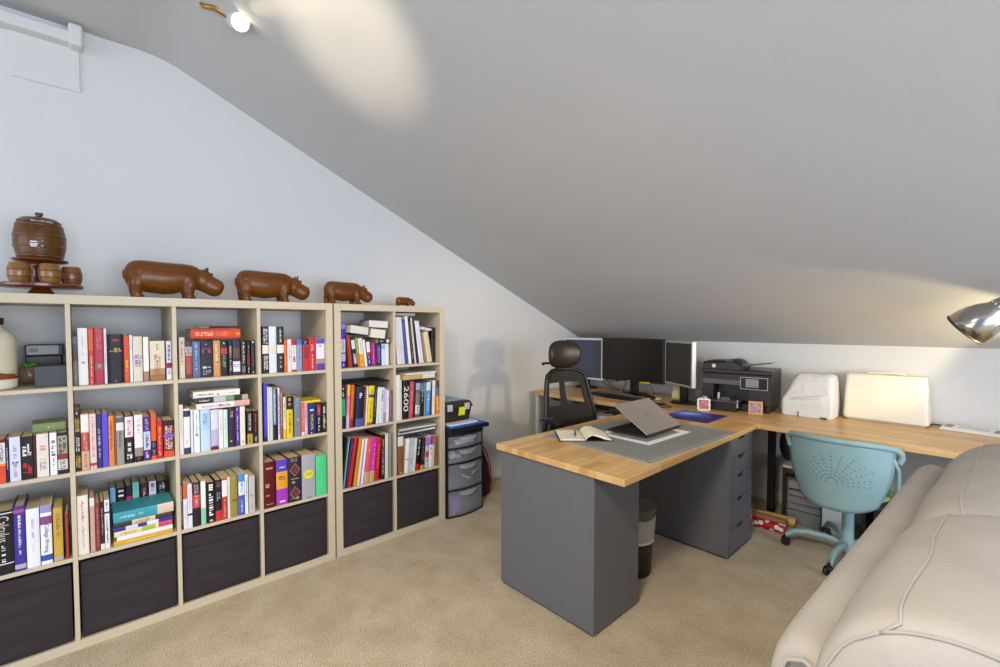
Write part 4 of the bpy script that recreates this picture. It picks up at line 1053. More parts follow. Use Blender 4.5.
# dark red bag standing behind the cart
t = thing('bag', 'dark red fabric bag with red piping beside the drawer cart', 'bag', (.17, -1.555, 0))
BR = mat('bag_fabric', '4a1e1e', .85, var=.15, bump=.3, bscale=40)
b = MB()
b.loft([[(rx*math.cos(2*PI*k/18), ry*math.sin(2*PI*k/18)+oy, z) for k in range(18)] for (z, rx, ry, oy) in ((0, .09, .075, .01), (.03, .11, .095, .012), (.12, .11, .10, .012), (.24, .095, .085, .005), (.34, .07, .06, -.01), (.42, .04, .035, -.03), (.47, .02, .018, -.04))], BR)
b.build('body', t, smooth=True)
b = MB(); b.tube([(.085, .05, .005), (.095, .075, .10), (.088, .07, .22), (.07, .045, .33), (.045, -.0, .42), (.02, -.03, .47)], .006, P('b03428', .6), 8); b.build('piping', t, smooth=True)
b = MB(); b.tube([(.01, -.04, .46), (.0, -.06, .56), (-.05, -.05, .60), (-.08, -.04, .52)], .007, P('7a2a24', .7), 8); b.build('strap', t, smooth=True)

# ---------------------------------------------------------------- desks
DZ = .73
tag(box_mb(0, .754, 0, 1.495, -.03, 0, BUTY).build('tabletop', None, (1.21, -2.286, DZ), bevel=.003), 'butcher block tabletop of the desk jutting into the room', 'tabletop')
mb = MB()
R_ = .05; pts = [(1.925, 0), (1.925, .765), (0, .765)] + [(R_-R_*math.cos(a*PI/16), R_-R_*math.sin(a*PI/16)) for a in range(9)]
mb.loft([[(x, y, z) for x, y in pts] for z in (DZ-.03, DZ)], BUTX)
t = thing('monitor_desk', 'butcher block desk under the monitors, with rounded left corner', 'desk', (.061, -.788, 0))
mb.build('tabletop', t, bevel=.003)
o = box_mb(.014, .050, .023, .723, 0, .6995, P('cfccc6', .5)).build('end_panel', t, bevel=.002); o['label'] = 'pale end panel'
t = thing('wall_desk', 'butcher block desk along far wall, under the cream case', 'desk', (1.988, -.788, 0))
box_mb(0, 1.7, 0, .765, DZ-.03, DZ, BUTX).build('tabletop', t, bevel=.003)
lg = box_mb(-.105, -.061, .47, .506, .006, .6995, BLACKP).build('leg', t, bevel=.003); lg['label'] = 'black metal leg'
box_mb(-.113, -.053, .462, .514, 0, .006, BLACKP).build('foot', lg)
box_mb(1.38, 1.44, .09, .69, 0, .6995, P('3c3a3a', .5)).build('leg', t, bevel=.003)

def drawer_unit(name, label, loc, rot, w, d, h, splits, cat='drawer unit', plain=False):
    """local: fronts face +x, width along y"""
    t = thing(name, label, cat, loc, rot)
    mb = MB(); mb.box(0, d-.02, 0, w, .012, h, GREYP); mb.box(.01, d-.01, .01, w-.01, 0, .012, BLACKP)
    if plain: mb.box(d-.02, d, 0, w, .012, h, GREYP)
    else:
        mb.box(d-.02, d-.001, 0, .012, .012, h, GREYP); mb.box(d-.02, d-.001, w-.012, w, .012, h, GREYP)
    mb.build('body', t, bevel=.0012)
    for z0, z1 in splits:
        mb = MB(); y0, y1 = .0135, w-.0135; x0, x1 = d-.018, d
        c = w/2; nw = .052; nh = .022
        z1 -= .0018; z0 += .0018
        # front panel with a cut-out finger notch at the top centre
        mb.box(x0, x1, y0, y1, z0, z1-nh, GREYP)
        mb.hexa([(x0, y0, z1-nh), (x1, y0, z1-nh), (x1, c-nw+.012, z1-nh), (x0, c-nw+.012, z1-nh)], [(x0, y0, z1), (x1, y0, z1), (x1, c-nw, z1), (x0, c-nw, z1)], GREYP)
        mb.hexa([(x0, c+nw-.012, z1-nh), (x1, c+nw-.012, z1-nh), (x1, y1, z1-nh), (x0, y1, z1-nh)], [(x0, c+nw, z1), (x1, c+nw, z1), (x1, y1, z1), (x0, y1, z1)], GREYP)
        mb.box(x0-.0015, x0, y0, y1, z0, z1, BLACKP)
        mb.build('drawer', t)
    return t
drawer_unit('desk_cabinet', 'plain grey cabinet carrying the near end of the jutting desk', (1.23, -2.270, 0), 0, .36, .58, .6995, [], 'cabinet', plain=True)
drawer_unit('drawer_pedestal', 'grey five drawer pedestal under the far end of the jutting desk', (1.365, -1.17, 0), 0, .36, .58, .6995, [(.018, .17), (.17, .33), (.33, .468), (.468, .58), (.58, .695)])
drawer_unit('drawer_pedestal', 'dark grey drawer pedestal under the left end of the monitor desk', (.14, -.20, 0), -PI/2, .36, .56, .6995, [(.018, .17), (.17, .33), (.33, .468), (.468, .58), (.58, .695)])
# wastebasket between the cabinets
t = thing('wastebasket', 'smoky clear plastic wastebasket with white liner behind the desk cabinet', 'wastebasket', (1.622, -1.655, 0))
SMOKE = mat('smoky_plastic', '2a2622', .15, var=.05, alpha=.8)
CLR = mat('clear_smoke', '8a8880', .12, var=.04, alpha=.4)
mb = MB(); mb.lathe([(.0, 0), (.098, 0), (.102, .01), (.104, .04)], BLACKP, n=36, cap=False); mb.build('base', t, smooth=True)
mb = MB(); mb.lathe([(.104, .04), (.112, .19)], SMOKE, n=36, cap=False); mb.build('lower_wall', t, smooth=True)
mb = MB(); mb.lathe([(.112, .19), (.126, .36), (.129, .362), (.129, .366), (.125, .366)], CLR, n=36, cap=False); mb.build('upper_wall', t, smooth=True)
mb = MB()
n = 40; rings = []
for i, (r, z) in enumerate(((.1145, .185), (.1150, .20), (.119, .25), (.1225, .30), (.1225, .318))):
    rings.append([((r+.0022*math.sin(k*2.7+i))*math.cos(2*PI*k/n), (r+.0022*math.sin(k*2.7+i))*math.sin(2*PI*k/n), z+(.004*math.sin(k*1.3) if i == 4 else 0)) for k in range(n)])
mb.loft(rings, mat('bin_liner', 'c9c6bd', .5, alpha=.75), cap=False); mb.build('liner', t, smooth=True)
mb = MB(); mb.lathe([(.1150, .184), (.1162, .186), (.1162, .194), (.1150, .196)], P('e0ddd4', .5), n=36, cap=False); mb.build('liner_hem', t, smooth=True)

# ---------------------------------------------------------------- things on the jutting desk
def cutting_mat_mat():
    m = bpy.data.materials.new('cutting_mat'); m.use_nodes = True
    nt = m.node_tree; b = nt.nodes['Principled BSDF']
    tc = nt.nodes.new('ShaderNodeTexCoord')
    br = nt.nodes.new('ShaderNodeTexBrick'); br.offset = 0
    br.inputs['Scale'].default_value = 1; br.inputs['Brick Width'].default_value = .0254; br.inputs['Row Height'].default_value = .0254; br.inputs['Mortar Size'].default_value = .0012
    br.inputs['Color1'].default_value = lin('7f8079'); br.inputs['Color2'].default_value = lin('7b7c76'); br.inputs['Mortar'].default_value = lin('a2a39b')
    nt.links.new(tc.outputs['Object'], br.inputs['Vector']); nt.links.new(br.outputs['Color'], b.inputs['Base Color'])
    b.inputs['Roughness'].default_value = .55
    return m
CM = cutting_mat_mat()
t = thing('cutting_mat', 'large grey gridded cutting mat on the jutting desk', 'cutting mat', (1.928, -2.022, DZ+.0003), math.radians(-2.5))
MW, ML = .655, .90
mb = MB(); mb.box(-MW, 0, 0, ML, 0, .0025, CM)
INK = P('c9cac2', .6)
zt = .0027
def line(x0, x1, y0, y1): mb.quad((x0, y0, zt), (x1, y0, zt), (x1, y1, zt), (x0, y1, zt), INK)
e = .022
for (x0, x1, y0, y1) in ((-MW+e, -e, e, e+.002), (-MW+e, -e, ML-e-.002, ML-e), (-MW+e, -MW+e+.002, e, ML-e), (-e-.002, -e, e, ML-e)): line(x0, x1, y0, y1)
for k in range(24): line(-MW+e+.0254*k, -MW+e+.0254*k+.010, .009, .016); line(-MW+e+.0254*k, -MW+e+.0254*k+.010, ML-.016, ML-.009)
for k in range(33): line(-.016, -.009, e+.0254*k, e+.0254*k+.010); line(-MW+.009, -MW+.016, e+.0254*k, e+.0254*k+.010)
mb.build('sheet', t)
MZ = DZ+.0032
t = thing('cardboard_mount', 'white cardboard frame lying under the laptop on the mat', 'paper frame', (1.445, -1.735, MZ), math.radians(-2))
mb = MB(); W, H_, q = .325, .43, .036
WP = P('e9e8e2', .7)
mb.box(0, W, 0, q, 0, .002, WP); mb.box(0, W, H_-q, H_, 0, .002, WP); mb.box(0, q, q, H_-q, 0, .002, WP); mb.box(W-q, W, q, H_-q, 0, .002, WP); mb.build('border', t)
box_mb(q+.004, W-q-.004, q+.004, H_-q-.004, .0, .0012, P('85867f', .5)).build('inner_sheet', t)
t = thing('laptop', 'half closed grey laptop on the cutting mat, lid back to the camera', 'laptop', (1.70, -1.648, MZ+.0024), 0)
LB = mat('laptop_aluminium', '9b9288', .42, metal=.35, var=.015)
mb = MB(); mb.box(-.247, 0, 0, .385, .003, .014, BLACKP); mb.box(-.247, 0, 0, .385, .003, .008, LB); mb.build('base', t, bevel=.003)
mb = MB(); mb.box(-.235, -.02, .02, .365, .0142, .0152, BLACKS); kb = mb.build('keyboard', t)
mb = MB()
for i in range(5):
    for j in range(14): mb.box(-.075-i*.019, -.060-i*.019, .035+j*.0225, .054+j*.0225, .0154, .0166, P('2c2c2c', .5))
mb.build('keys', kb)
for yy in (.02, .34): mb = MB(); mb.box(-.23, -.02, yy, yy+.02, 0, .003, BLACKP); mb.build('rubber_foot', t)
a = math.radians(33)
Ml = Matrix.Translation((-.002, 0, .016)) @ Matrix.Rotation(a, 4, 'Y')
mb = MB(); mb.M = Ml; mb.box(-.247, 0, 0, .385, .0015, .0075, LB); lid = mb.build('lid', t, bevel=.003)
mb = MB(); mb.M = Ml; mb.box(-.241, -.006, .006, .379, 0, .0014, SCREEN); mb.build('screen', lid)
mb = MB(); mb.M = Ml @ Matrix.Translation((-.125, .1925, .0078))
n = 40; LGM = P('5c564e', .3)
mb.loft([[(r*math.cos(2*PI*k/n), r*math.sin(2*PI*k/n), 0) for k in range(n)] for r in (.0165, .0185)], LGM, cap=False)
mb.build('logo_ring', lid)
lettering('logo_letters', 'DELL', .0125, LGM, lid, Ml @ Matrix.Translation((-.125, .1925, .0078)) @ Matrix.Rotation(PI/2, 4, 'Z'))
mb = MB(); mb.tube([(-.006, .02, .012), (-.006, .365, .012)], .006, BLACKP, 10); mb.build('hinge', t, smooth=True)

# open notebook and pen
t = thing('notebook', 'open notebook with blank cream pages at the near left of mat', 'notebook', (1.426, -1.848, MZ+.0002), math.radians(47))
PG = P('e9dfc4', .8)
HB = .208; WL = .135
mb = MB(); mb.box(-WL-.004, -.004, -HB/2-.004, HB/2+.004, 0, .003, BLACKP); mb.box(.004, WL+.012, -HB/2-.004, HB/2+.004, 0, .003, BLACKP); mb.box(-.0045, .0045, -HB/2-.004, HB/2+.004, 0, .002, BLACKP); mb.build('cover', t, bevel=.001)
mb = MB()
prof = [(-.002, .006), (-.02, .011), (-.06, .0115), (-WL+.004, .010)]
mb.loft([[(x, y, z) for (x, z) in prof] + [(x, y, .0032) for (x, z) in reversed(prof)] for y in (-HB/2, HB/2)], PG); mb.build('left_pages', t)
mb = MB()
prof = [(.002, .006), (.012, .022), (.035, .034), (.065, .033), (.10, .020), (WL+.004, .006)]
mb.loft([[(x, y, z) for (x, z) in prof] + [(x, y, max(.0032, z-.0045-.006*(i in (1, 2)))) for i, (x, z) in enumerate(reversed(prof))] for y in (-HB/2, HB/2)], PG); mb.build('right_pages', t, angle=50)
t = thing('pen', 'black pen lying on the open notebook', 'pen', (1.405, -1.862, MZ+.0165), math.radians(38))
mb = MB(); mb.tube([(-.012, -.065, 0), (-.012, .055, 0)], .0042, BLACKP, 10); mb.tube([(-.012, -.078, 0), (-.012, -.065, 0)], [.001, .004], SILVER, 10); mb.build('barrel', t, smooth=True)
mb = MB(); mb.box(-.0135, -.0105, .015, .055, .004, .0058, SILVER); mb.build('clip', t)

# galaxy mouse pad
def galaxy():
    m = bpy.data.materials.new('galaxy_print'); m.use_nodes = True
    nt = m.node_tree; b = nt.nodes['Principled BSDF']
    tc = nt.nodes.new('ShaderNodeTexCoord')
    no = nt.nodes.new('ShaderNodeTexNoise'); no.inputs['Scale'].default_value = 9; no.inputs['Detail'].default_value = 6; no.inputs['Distortion'].default_value = .8
    nt.links.new(tc.outputs['Object'], no.inputs['Vector'])
    gr = nt.nodes.new('ShaderNodeTexGradient'); gr.gradient_type = 'SPHERICAL'
    mp = nt.nodes.new('ShaderNodeMapping'); mp.inputs['Location'].default_value = (-.45, -1.2, 0); mp.inputs['Scale'].default_value = (5.5, 5.5, 5.5)
    nt.links.new(tc.outputs['Object'], mp.inputs['Vector']); nt.links.new(mp.outputs['Vector'], gr.inputs['Vector'])
    ad = nt.nodes.new('ShaderNodeMath'); ad.operation = 'MULTIPLY_ADD'; ad.inputs[1].default_value = .62
    ml = nt.nodes.new('ShaderNodeMath'); ml.operation = 'MULTIPLY'; ml.inputs[1].default_value = .55
    nt.links.new(no.outputs['Fac'], ml.inputs[0]); nt.links.new(gr.outputs['Fac'], ad.inputs[0]); nt.links.new(ml.outputs[0], ad.inputs[2])
    rp = nt.nodes.new('ShaderNodeValToRGB')
    rp.color_ramp.elements[0].position = .12; rp.color_ramp.elements[0].color = lin('251c48')
    rp.color_ramp.elements[1].position = .95; rp.color_ramp.elements[1].color = lin('d8e4fa')
    for p_, c in ((.30, '34276a'), (.42, '3a3a94'), (.62, '4468c4')):
        q = rp.color_ramp.elements.new(p_); q.color = lin(c)
    nt.links.new(ad.outputs[0], rp.inputs['Fac']); nt.links.new(rp.outputs['Color'], b.inputs['Base Color'])
    b.inputs['Roughness'].default_value = .6
    return m
tag(box_mb(0, .305, 0, .335, 0, .003, galaxy()).build('mouse_pad', None, (1.444, -1.005, DZ+.0004), (0, 0, .01), bevel=.001), 'purple and blue starry mouse pad beyond the laptop', 'mouse pad')

# ---------------------------------------------------------------- things on the monitor desk
def monitor(name, label, c, yaw, W, H_, zb, frame, face, standc, bez, tilt=0, basew=.24, based=.18):
    """screen faces local -y; c = (x, y) of the stand"""
    t = thing(name, label, 'monitor', (c[0], c[1], DZ+.0003), yaw)
    mb = MB(); mb.lathe([(.0, 0), (1, 0), (1, .5), (.85, 1), (0, 1)], standc, n=32)
    mb.v = [(x*basew/2, y*based/2, z*.014) for x, y, z in mb.v]
    mb.build('stand_base', t, angle=40)
    box_mb(-.035, .035, -.018, .018, .0142, zb+H_*.5, standc).build('stand_neck', t, bevel=.004)
    z0 = zb
    mb = MB()
    mb.box(-W/2, W/2, -.058, -.022, z0, z0+H_, frame)
    mb.build('casing', t, bevel=.006, seg=3)
    mb = MB(); mb.box(-W/2+.03, W/2-.03, -.0225, -.0182, z0+.05, z0+H_-.05, BLACKP); mb.build('rear_shell', t, bevel=.002)
    mb = MB(); mb.box(-W/2+bez, W/2-bez, -.0592, -.0575, z0+bez, z0+H_-bez, face); mb.build('screen', t)
    return t
ML_ = monitor('monitor', 'white framed monitor left of the big one, behind the chair headrest', (.232, -.20), 0.02, .455, .400, .089, WHITEP, SCREENB, BLACKP, .019)
MC_ = monitor('monitor', 'large black monitor in the middle of the wall desk', (.805, -.270), 0.01, .600, .378, .119, BLACKP, SCREEN, BLACKP, .014, basew=.28, based=.2)
mb = MB(); mb.box(-.035, -.012, -.0605, -.0585, .121, .127, P('d8d8d4', .5)); mb.build('badge', MC_)
mb = MB(); mb.box(.09, .18, -.0605, -.0585, .116, .126, P('d8c020', .6)); mb.build('yellow_tag', MC_)
MR_ = monitor('monitor', 'silver framed monitor turned sideways at the right of the trio', (1.303, -.375), math.radians(-31.5), .372, .352, .138, SILVER, SCREEN, BLACKP, .018, basew=.20, based=.2)
# keyboard, curved ergonomic
t = thing('keyboard', 'black curved ergonomic keyboard in front of the large monitor', 'keyboard', (.765, -.50, DZ+.0003), math.radians(-8))
mb = MB(); n = 16; rings = []
for i in range(n+1):
    u = -1+2*i/n; x = u*.25; yb = .085-.045*u*u; yf = -.10+.055*u*u-.01; zc = .030-.014*u*u
    rings.append([(x, yf, .004), (x, yf+.03, .014), (x, yb-.02, zc), (x, yb, zc-.006), (x, yb, .002), (x, yf, 0)])
mb.loft(rings, BLACKP); kb = mb.build('body', t, angle=50)
mb = MB()
for i in range(4):
    for j in range(15):
        u = -1+2*(j+.5)/15; x = u*.225; y = .055-.04*u*u-i*.021; z = .027-.014*u*u-i*.0034
        mb.box(x-.0115, x+.0115, y-.0085, y+.0085, z-.002, z+.006, mat('key_grey', '6e6860', .4))
mb.build('keys', t, bevel=.0015)
mb = MB(); mb.ball((0, 0, .016), (.032, .052, .019), BLACKP); o = mb.build('mouse', None, (1.06, -.46, DZ-.0), (0, 0, -.4), smooth=True); tag(o, 'black computer mouse right of the ergonomic keyboard', 'mouse')
o.location.z = DZ+.0035
# cables and outlet on the wall
t = thing('wall_outlet', 'white wall outlet with black plug above the keyboard', 'outlet', (.475, -.0005, .80))
box_mb(-.06, .06, -.010, 0, -.04, .06, WHITEP).build('plate', t, bevel=.004, seg=3)
mb = MB(); mb.tube([(0, -.010, .012), (0, -.040, .012)], .014, BLACKP, 12); mb.build('plug', t, angle=40)
def cable(name, label, pts, r=.0035, m=BLACKP):
    q = [Vector(p) for p in pts]; q = [q[0]*2-q[1]] + q + [q[-1]*2-q[-2]]
    path = []
    for i in range(1, len(q)-2):
        for k in range(6):
            f = k/6; a, b, c, d = q[i-1:i+3]
            path.append(.5*((2*b)+(c-a)*f+(2*a-5*b+4*c-d)*f*f+(3*b-a-3*c+d)*f**3))
    path.append(q[-2])
    mb = MB(); mb.tube(path, r, m, 8)
    o = mb.build(name, smooth=True)
    return tag(o, label, 'cable')
cable('cable', 'black cable sagging from the white framed monitor', [(.25, -.17, .90), (.30, -.12, .85), (.40, -.14, .79), (.52, -.20, .752), (.60, -.28, .737), (.62, -.33, .7355)])
cable('cable', 'second black cable dropping steeply behind the keyboard', [(.33, -.17, .87), (.38, -.10, .83), (.46, -.12, .77), (.55, -.16, .745), (.63, -.24, .7355)])
cable('cable', 'thin black cable hanging left of the large monitor stand', [(.75, -.30, .842), (.72, -.28, .80), (.69, -.26, .765), (.66, -.22, .741), (.64, -.16, .7355)], .0028)
cable('cable', 'thin black cable hanging right of the large monitor stand', [(.95, -.30, .846), (.975, -.28, .81), (.985, -.26, .77), (.97, -.25, .745), (.95, -.22, .7355)], .0028)
cable('cable', 'black cable looped on the desk behind the laptop lid', [(1.12, -.62, .7345), (1.22, -.66, .7345), (1.31, -.70, .7345), (1.33, -.63, .7345), (1.24, -.60, .7345), (1.15, -.56, .7345)], .0032)
cable('cable', 'coiled black cable beside the silver monitor stand', [(1.425, -.36, .86), (1.445, -.35, .83), (1.42, -.34, .80), (1.445, -.34, .77), (1.425, -.32, .742)], .004)
# yellow sticky pads, disc, black stand
t = thing('sticky_pads', 'stacked pale yellow sticky notes leaning behind the silver monitor', 'sticky notes', (1.17, -.20, DZ+.0003), -.15)
mb = MB(); mb.hexa([(-.055, -.01, 0), (.055, -.01, 0), (.055, .02, 0), (-.055, .02, 0)], [(-.052, .012, .10), (.058, .012, .10), (.058, .03, .10), (-.052, .03, .10)], P('d8cc78', .8)); mb.build('pad', t)
mb = MB(); mb.hexa([(-.052, -.0115, .012), (.0, -.0115, .012), (.0, -.0105, .012), (-.052, -.0105, .012)], [(-.05, .0085, .095), (.0, .0085, .095), (.0, .0095, .095), (-.05, .0095, .095)], P('e4ddb0', .8)); mb.build('top_note', t)
mb = MB(); mb.lathe([(.0, 0), (.058, 0), (.06, .004), (.058, .008), (.02, .010), (0, .010)], WHITEP, n=32); tag(mb.build('coaster', None, (1.04, -.36, DZ+.0003), angle=40), 'round white coaster on the desk right of the mouse', 'coaster')
mb = MB(); mb.box(-.09, .09, -.05, .05, 0, .006, BLACKP); tag(mb.build('phone', None, (1.16, -.60, DZ+.0003), (0, 0, .35), bevel=.003), 'black phone lying flat between coaster and silver monitor', 'phone')
t = thing('desk_fan', 'blue plastic box standing under the monitor desk behind the armrest', 'box', (.70, -.62, 0))
t.name = 'storage_tub'
mb = MB(); mb.hexa([(-.14, -.10, 0), (.14, -.10, 0), (.14, .10, 0), (-.14, .10, 0)], [(-.16, -.12, .56), (.16, -.12, .56), (.16, .12, .56), (-.16, .12, .56)], P('2a60b4', .4)); mb.build('body', t, bevel=.01)
mb = MB(); mb.box(-.17, .17, -.13, .13, .561, .60, P('dcdcdc', .5)); mb.box(-.165, .165, -.125, .125, .50, .5605, P('2452a0', .4)); mb.build('lid', t, bevel=.006)

# photo holders
def photo_stand(label, loc, rot, col, pic, scall):
    t = thing('photo_holder', label, 'photo holder', loc, rot)
    tl = .18
    mb = MB(); w, h = .043, .088
    pts = []
    if scall:
        for k in range(40):
            a = 2*PI*k/40; q = 1+.05*math.cos(10*a)
            x = w*q*max(-1, min(1, 1.25*math.cos(a))); z = h/2+h/2*q*max(-1, min(1, 1.25*math.sin(a))); pts.append((x, max(0, z)))
    else: pts = [(-w, 0), (w, 0), (w, h), (-w, h)]
    mb.loft([[(x, z*tl+dy, z) for x, z in pts] for dy in (0, .008)], P(col, .6)); mb.build('frame', t)
    mb = MB(); i = .72
    mb.quad((-w*i, h*.14*tl-.0008, h*.14), (w*i, h*.14*tl-.0008, h*.14), (w*i, h*.86*tl-.0008, h*.86), (-w*i, h*.86*tl-.0008, h*.86), mat(pic, 'b07060' if scall else 'a08088', .5, var=.6, nscale=60)); mb.build('picture', t)
    mb = MB(); mb.box(-.015, .015, .006, .045, 0, .004, P(col, .6)); mb.build('support', t)
photo_stand('white scalloped photo frame in front of the black printer', (1.550, -.590, DZ+.0003), .45, 'dcd8d8', 'snapshot', True)
photo_stand('tan photo tile leaning near the right front of printer', (1.850, -.470, DZ+.0003), .30, 'c8946a', 'portrait', False)
mb = MB(); mb.ball((0, 0, .008), (.02, .014, .008), P('78b8a8', .4)); tag(mb.build('trinket', None, (1.546, -.572, DZ+.0889), smooth=True), 'tiny green trinket perched on top of the white photo frame', 'trinket')

# ---------------------------------------------------------------- printer
t = thing('printer', 'black all in one printer with document feeder on the corner desk', 'printer', (1.480, -.455, DZ+.0003), math.radians(7))
W, D = .445, .385
PB = mat('printer_black', '241b14', .34, var=.04)
PM = mat('printer_mauve', '5a4c50', .3, var=.03)
mb = MB()
mb.box(.0, .075, .0, D, .05, .215, PB); mb.box(W-.14, W, 0, D, .05, .215, PB); mb.box(.075, W-.14, .12, D, .05, .215, PB); mb.box(0, W, 0, D, .215, .262, PB)
mb.box(.01, W-.01, .03, D, 0, .05, PB)
mb.build('body', t, bevel=.005, seg=3)
mb = MB(); mb.box(.005, W-.16, -.012, -.0005, .185, .222, PM); mb.build('front_strip', t, bevel=.003)
mb = MB(); mb.box(W-.185, W-.018, -.018, -.0005, .165, .245, BLACKS); cp = mb.build('control_panel', t, bevel=.004)
mb = MB(); mb.box(W-.152, W-.072, -.0195, -.0181, .178, .236, mat('panel_screen', '8a7c7c', .2)); mb.build('display', cp)
mb = MB()
for k, (xa, xb, za, zb_) in enumerate(((W-.185, W-.018, .163, .166), (W-.185, W-.018, .244, .247), (W-.187, W-.184, .163, .247), (W-.019, W-.016, .163, .247))): mb.box(xa, xb, -.019, -.014, za, zb_, SILVER)
mb.build('trim_ring', cp)
mb = MB(); mb.box(.03, W-.20, -.06, .115, .0, .062, PB); mb.build('paper_tray', t, bevel=.004)
mb = MB(); mb.box(.04, W-.185, -.07, .10, .064, .072, PM); mb.box(.14, .20, -.05, -.045, .0725, .098, PM); mb.box(.10, .112, .02, .04, .0725, .120, P('c8ccd8', .3)); mb.build('output_tray', t, bevel=.002)
mb = MB(); mb.box(W-.198, W-.188, -.066, -.056, .03, .085, SILVER); mb.build('tray_latch', t, bevel=.002)
mb = MB(); mb.box(-.004, W+.004, -.004, D-.01, .2635, .292, PB); mb.build('scanner_lid', t, bevel=.006, seg=3)
mb = MB()
xs = [(-.002, .02, .332), (.03, .0, .338), (.12, .0, .340), (.19, .0, .352), (.23, .0, .342), (.26, .0, .308)]
mb.loft([[(x, .01, .2925), (x, .01, z-.004), (x, .03, z+.010), (x, .26, z+.010), (x, .30, .2925)] for (x, q, z) in xs], PB); fd = mb.build('document_feeder', t, angle=40)
mb = MB(); n = 24; mb.lathe([(.0, 0), (.013, 0), (.0135, .0015), (.0, .002)], P('d8d0c8', .3), (.075, .0098, .315), n, axis=(0, -1, 0)); lg = mb.build('round_badge', fd)
mb = MB(); mb.loft([[(.215, .04, .338), (.215, .24, .338), (.215, .24, .333), (.215, .04, .333)], [(.28, .04, .322), (.28, .24, .322), (.28, .24, .317), (.28, .04, .317)], [(.36, .05, .336), (.36, .23, .336), (.36, .23, .332), (.36, .05, .332)], [(.43, .07, .345), (.43, .21, .345), (.43, .21, .342), (.43, .07, .342)]], PB); mb.build('feeder_tray', t, angle=40)
mb = MB(); mb.box(.155, .20, .008, .05, .3535, .356, P('a09890', .3)); mb.build('feeder_label', fd)

# ---------------------------------------------------------------- covered machine, cream case, white scale
t = thing('covered_machine', 'sewing machine under a draped white cloth cover, on the wall desk', 'covered machine', (1.965, -.325, DZ+.0003))
b = MB()
W, D = .285, .27
secs = [(0, 0, W, 0, D), (.09, -.002, W+.002, -.002, D), (.11, .0, W, .004, D), (.17, .022, W-.004, .03, D-.01), (.235, .045, W-.006, .055, D-.03), (.268, .058, W-.012, .075, D-.04), (.285, .075, W-.03, .10, D-.07)]
def rr(x0, x1, y0, y1, z, r=.02, n=5):
    o = []
    for (cx, cy, a0) in ((x1-r, y1-r, 0), (x0+r, y1-r, PI/2), (x0+r, y0+r, PI), (x1-r, y0+r, 1.5*PI)):
        for k in range(n): a = a0+PI/2*k/(n-1); o.append((cx+r*math.cos(a), cy+r*math.sin(a), z))
    return o
b.loft([rr(x0, x1, y0, y1, z, .012 if z < .12 else .03) for (z, x0, x1, y0, y1) in secs], CLOTHW)
b.tube([(.06, .0, .116), (.12, .0, .122), (.19, .004, .134), (.25, .010, .146)], [.004, .008, .008, .004], CLOTHW)
o = b.build('cloth_cover', t, remesh=.005, relax=8)
md = o.modifiers.new('folds', 'DISPLACE'); tx = bpy.data.textures.new('folds', 'CLOUDS'); tx.noise_scale = .05; md.texture = tx; md.strength = .005; md.mid_level = .5
mb = MB(); mb.box(.098, .104, -.006, -.0035, .0, .035, P('6a6660', .6)); mb.box(.225, .26, -.006, -.0035, .0, .012, P('4a443c', .6)); mb.build('cover_slit', t)
t = thing('machine_case', 'cream hard plastic carrying case standing on the desk by the wall', 'case', (2.280, -.172, DZ+.0003), math.radians(-1))
W = .415
mb = MB(); mb.loft([rr(.004, W-.002, .0, .160, .012, .02), rr(.0, W, -.002, .162, .02, .022), rr(.004, W-.012, .012, .158, .20, .022), rr(.008, W-.022, .022, .152, .285, .022), rr(.016, W-.030, .032, .142, .296, .016)], CREAM); mb.build('shell', t, angle=35)
mb = MB(); mb.loft([rr(.012, W-.014, .008, .152, 0, .02), rr(.012, W-.014, .008, .152, .0118, .02)], P('b8b0a4', .5)); mb.build('base', t)
mb = MB(); mb.tube([(.11, .085, .295), (.115, .085, .306), (.285, .085, .306), (.29, .085, .295)], .006, CREAM, 8); mb.build('handle', t, smooth=True)
t = thing('white_scale', 'flat white device with two grey pads by the wall', 'device', (2.735, -.150, DZ+.0003), math.radians(-13))
mb = MB(); mb.hexa([(0, 0, 0), (.262, 0, 0), (.262, .115, 0), (0, .115, 0)], [(.004, .004, .014), (.258, .004, .014), (.258, .111, .024), (.004, .111, .024)], WHITEP); mb.build('body', t, bevel=.004, seg=3)
sl = .010/.107
def pad(x0, x1, y0, y1, m, nm):
    mb = MB(); z = lambda y: .0146+(y-.004)*sl
    mb.hexa([(x0, y0, z(y0)-.001), (x1, y0, z(y0)-.001), (x1, y1, z(y1)-.001), (x0, y1, z(y1)-.001)], [(x0, y0, z(y0)), (x1, y0, z(y0)), (x1, y1, z(y1)), (x0, y1, z(y1))], m); mb.build(nm, t)
pad(.012, .046, .03, .095, P('8a8c88', .6), 'pad'); pad(.216, .250, .03, .095, P('8a8c88', .6), 'pad'); pad(.066, .196, .04, .09, P('cfccc4', .5), 'display')
cable('cable', 'short black cable between cream case and white device', [(2.665, -.05, .7345), (2.69, -.06, .737), (2.715, -.065, .742), (2.74, -.075, .742)], .004)

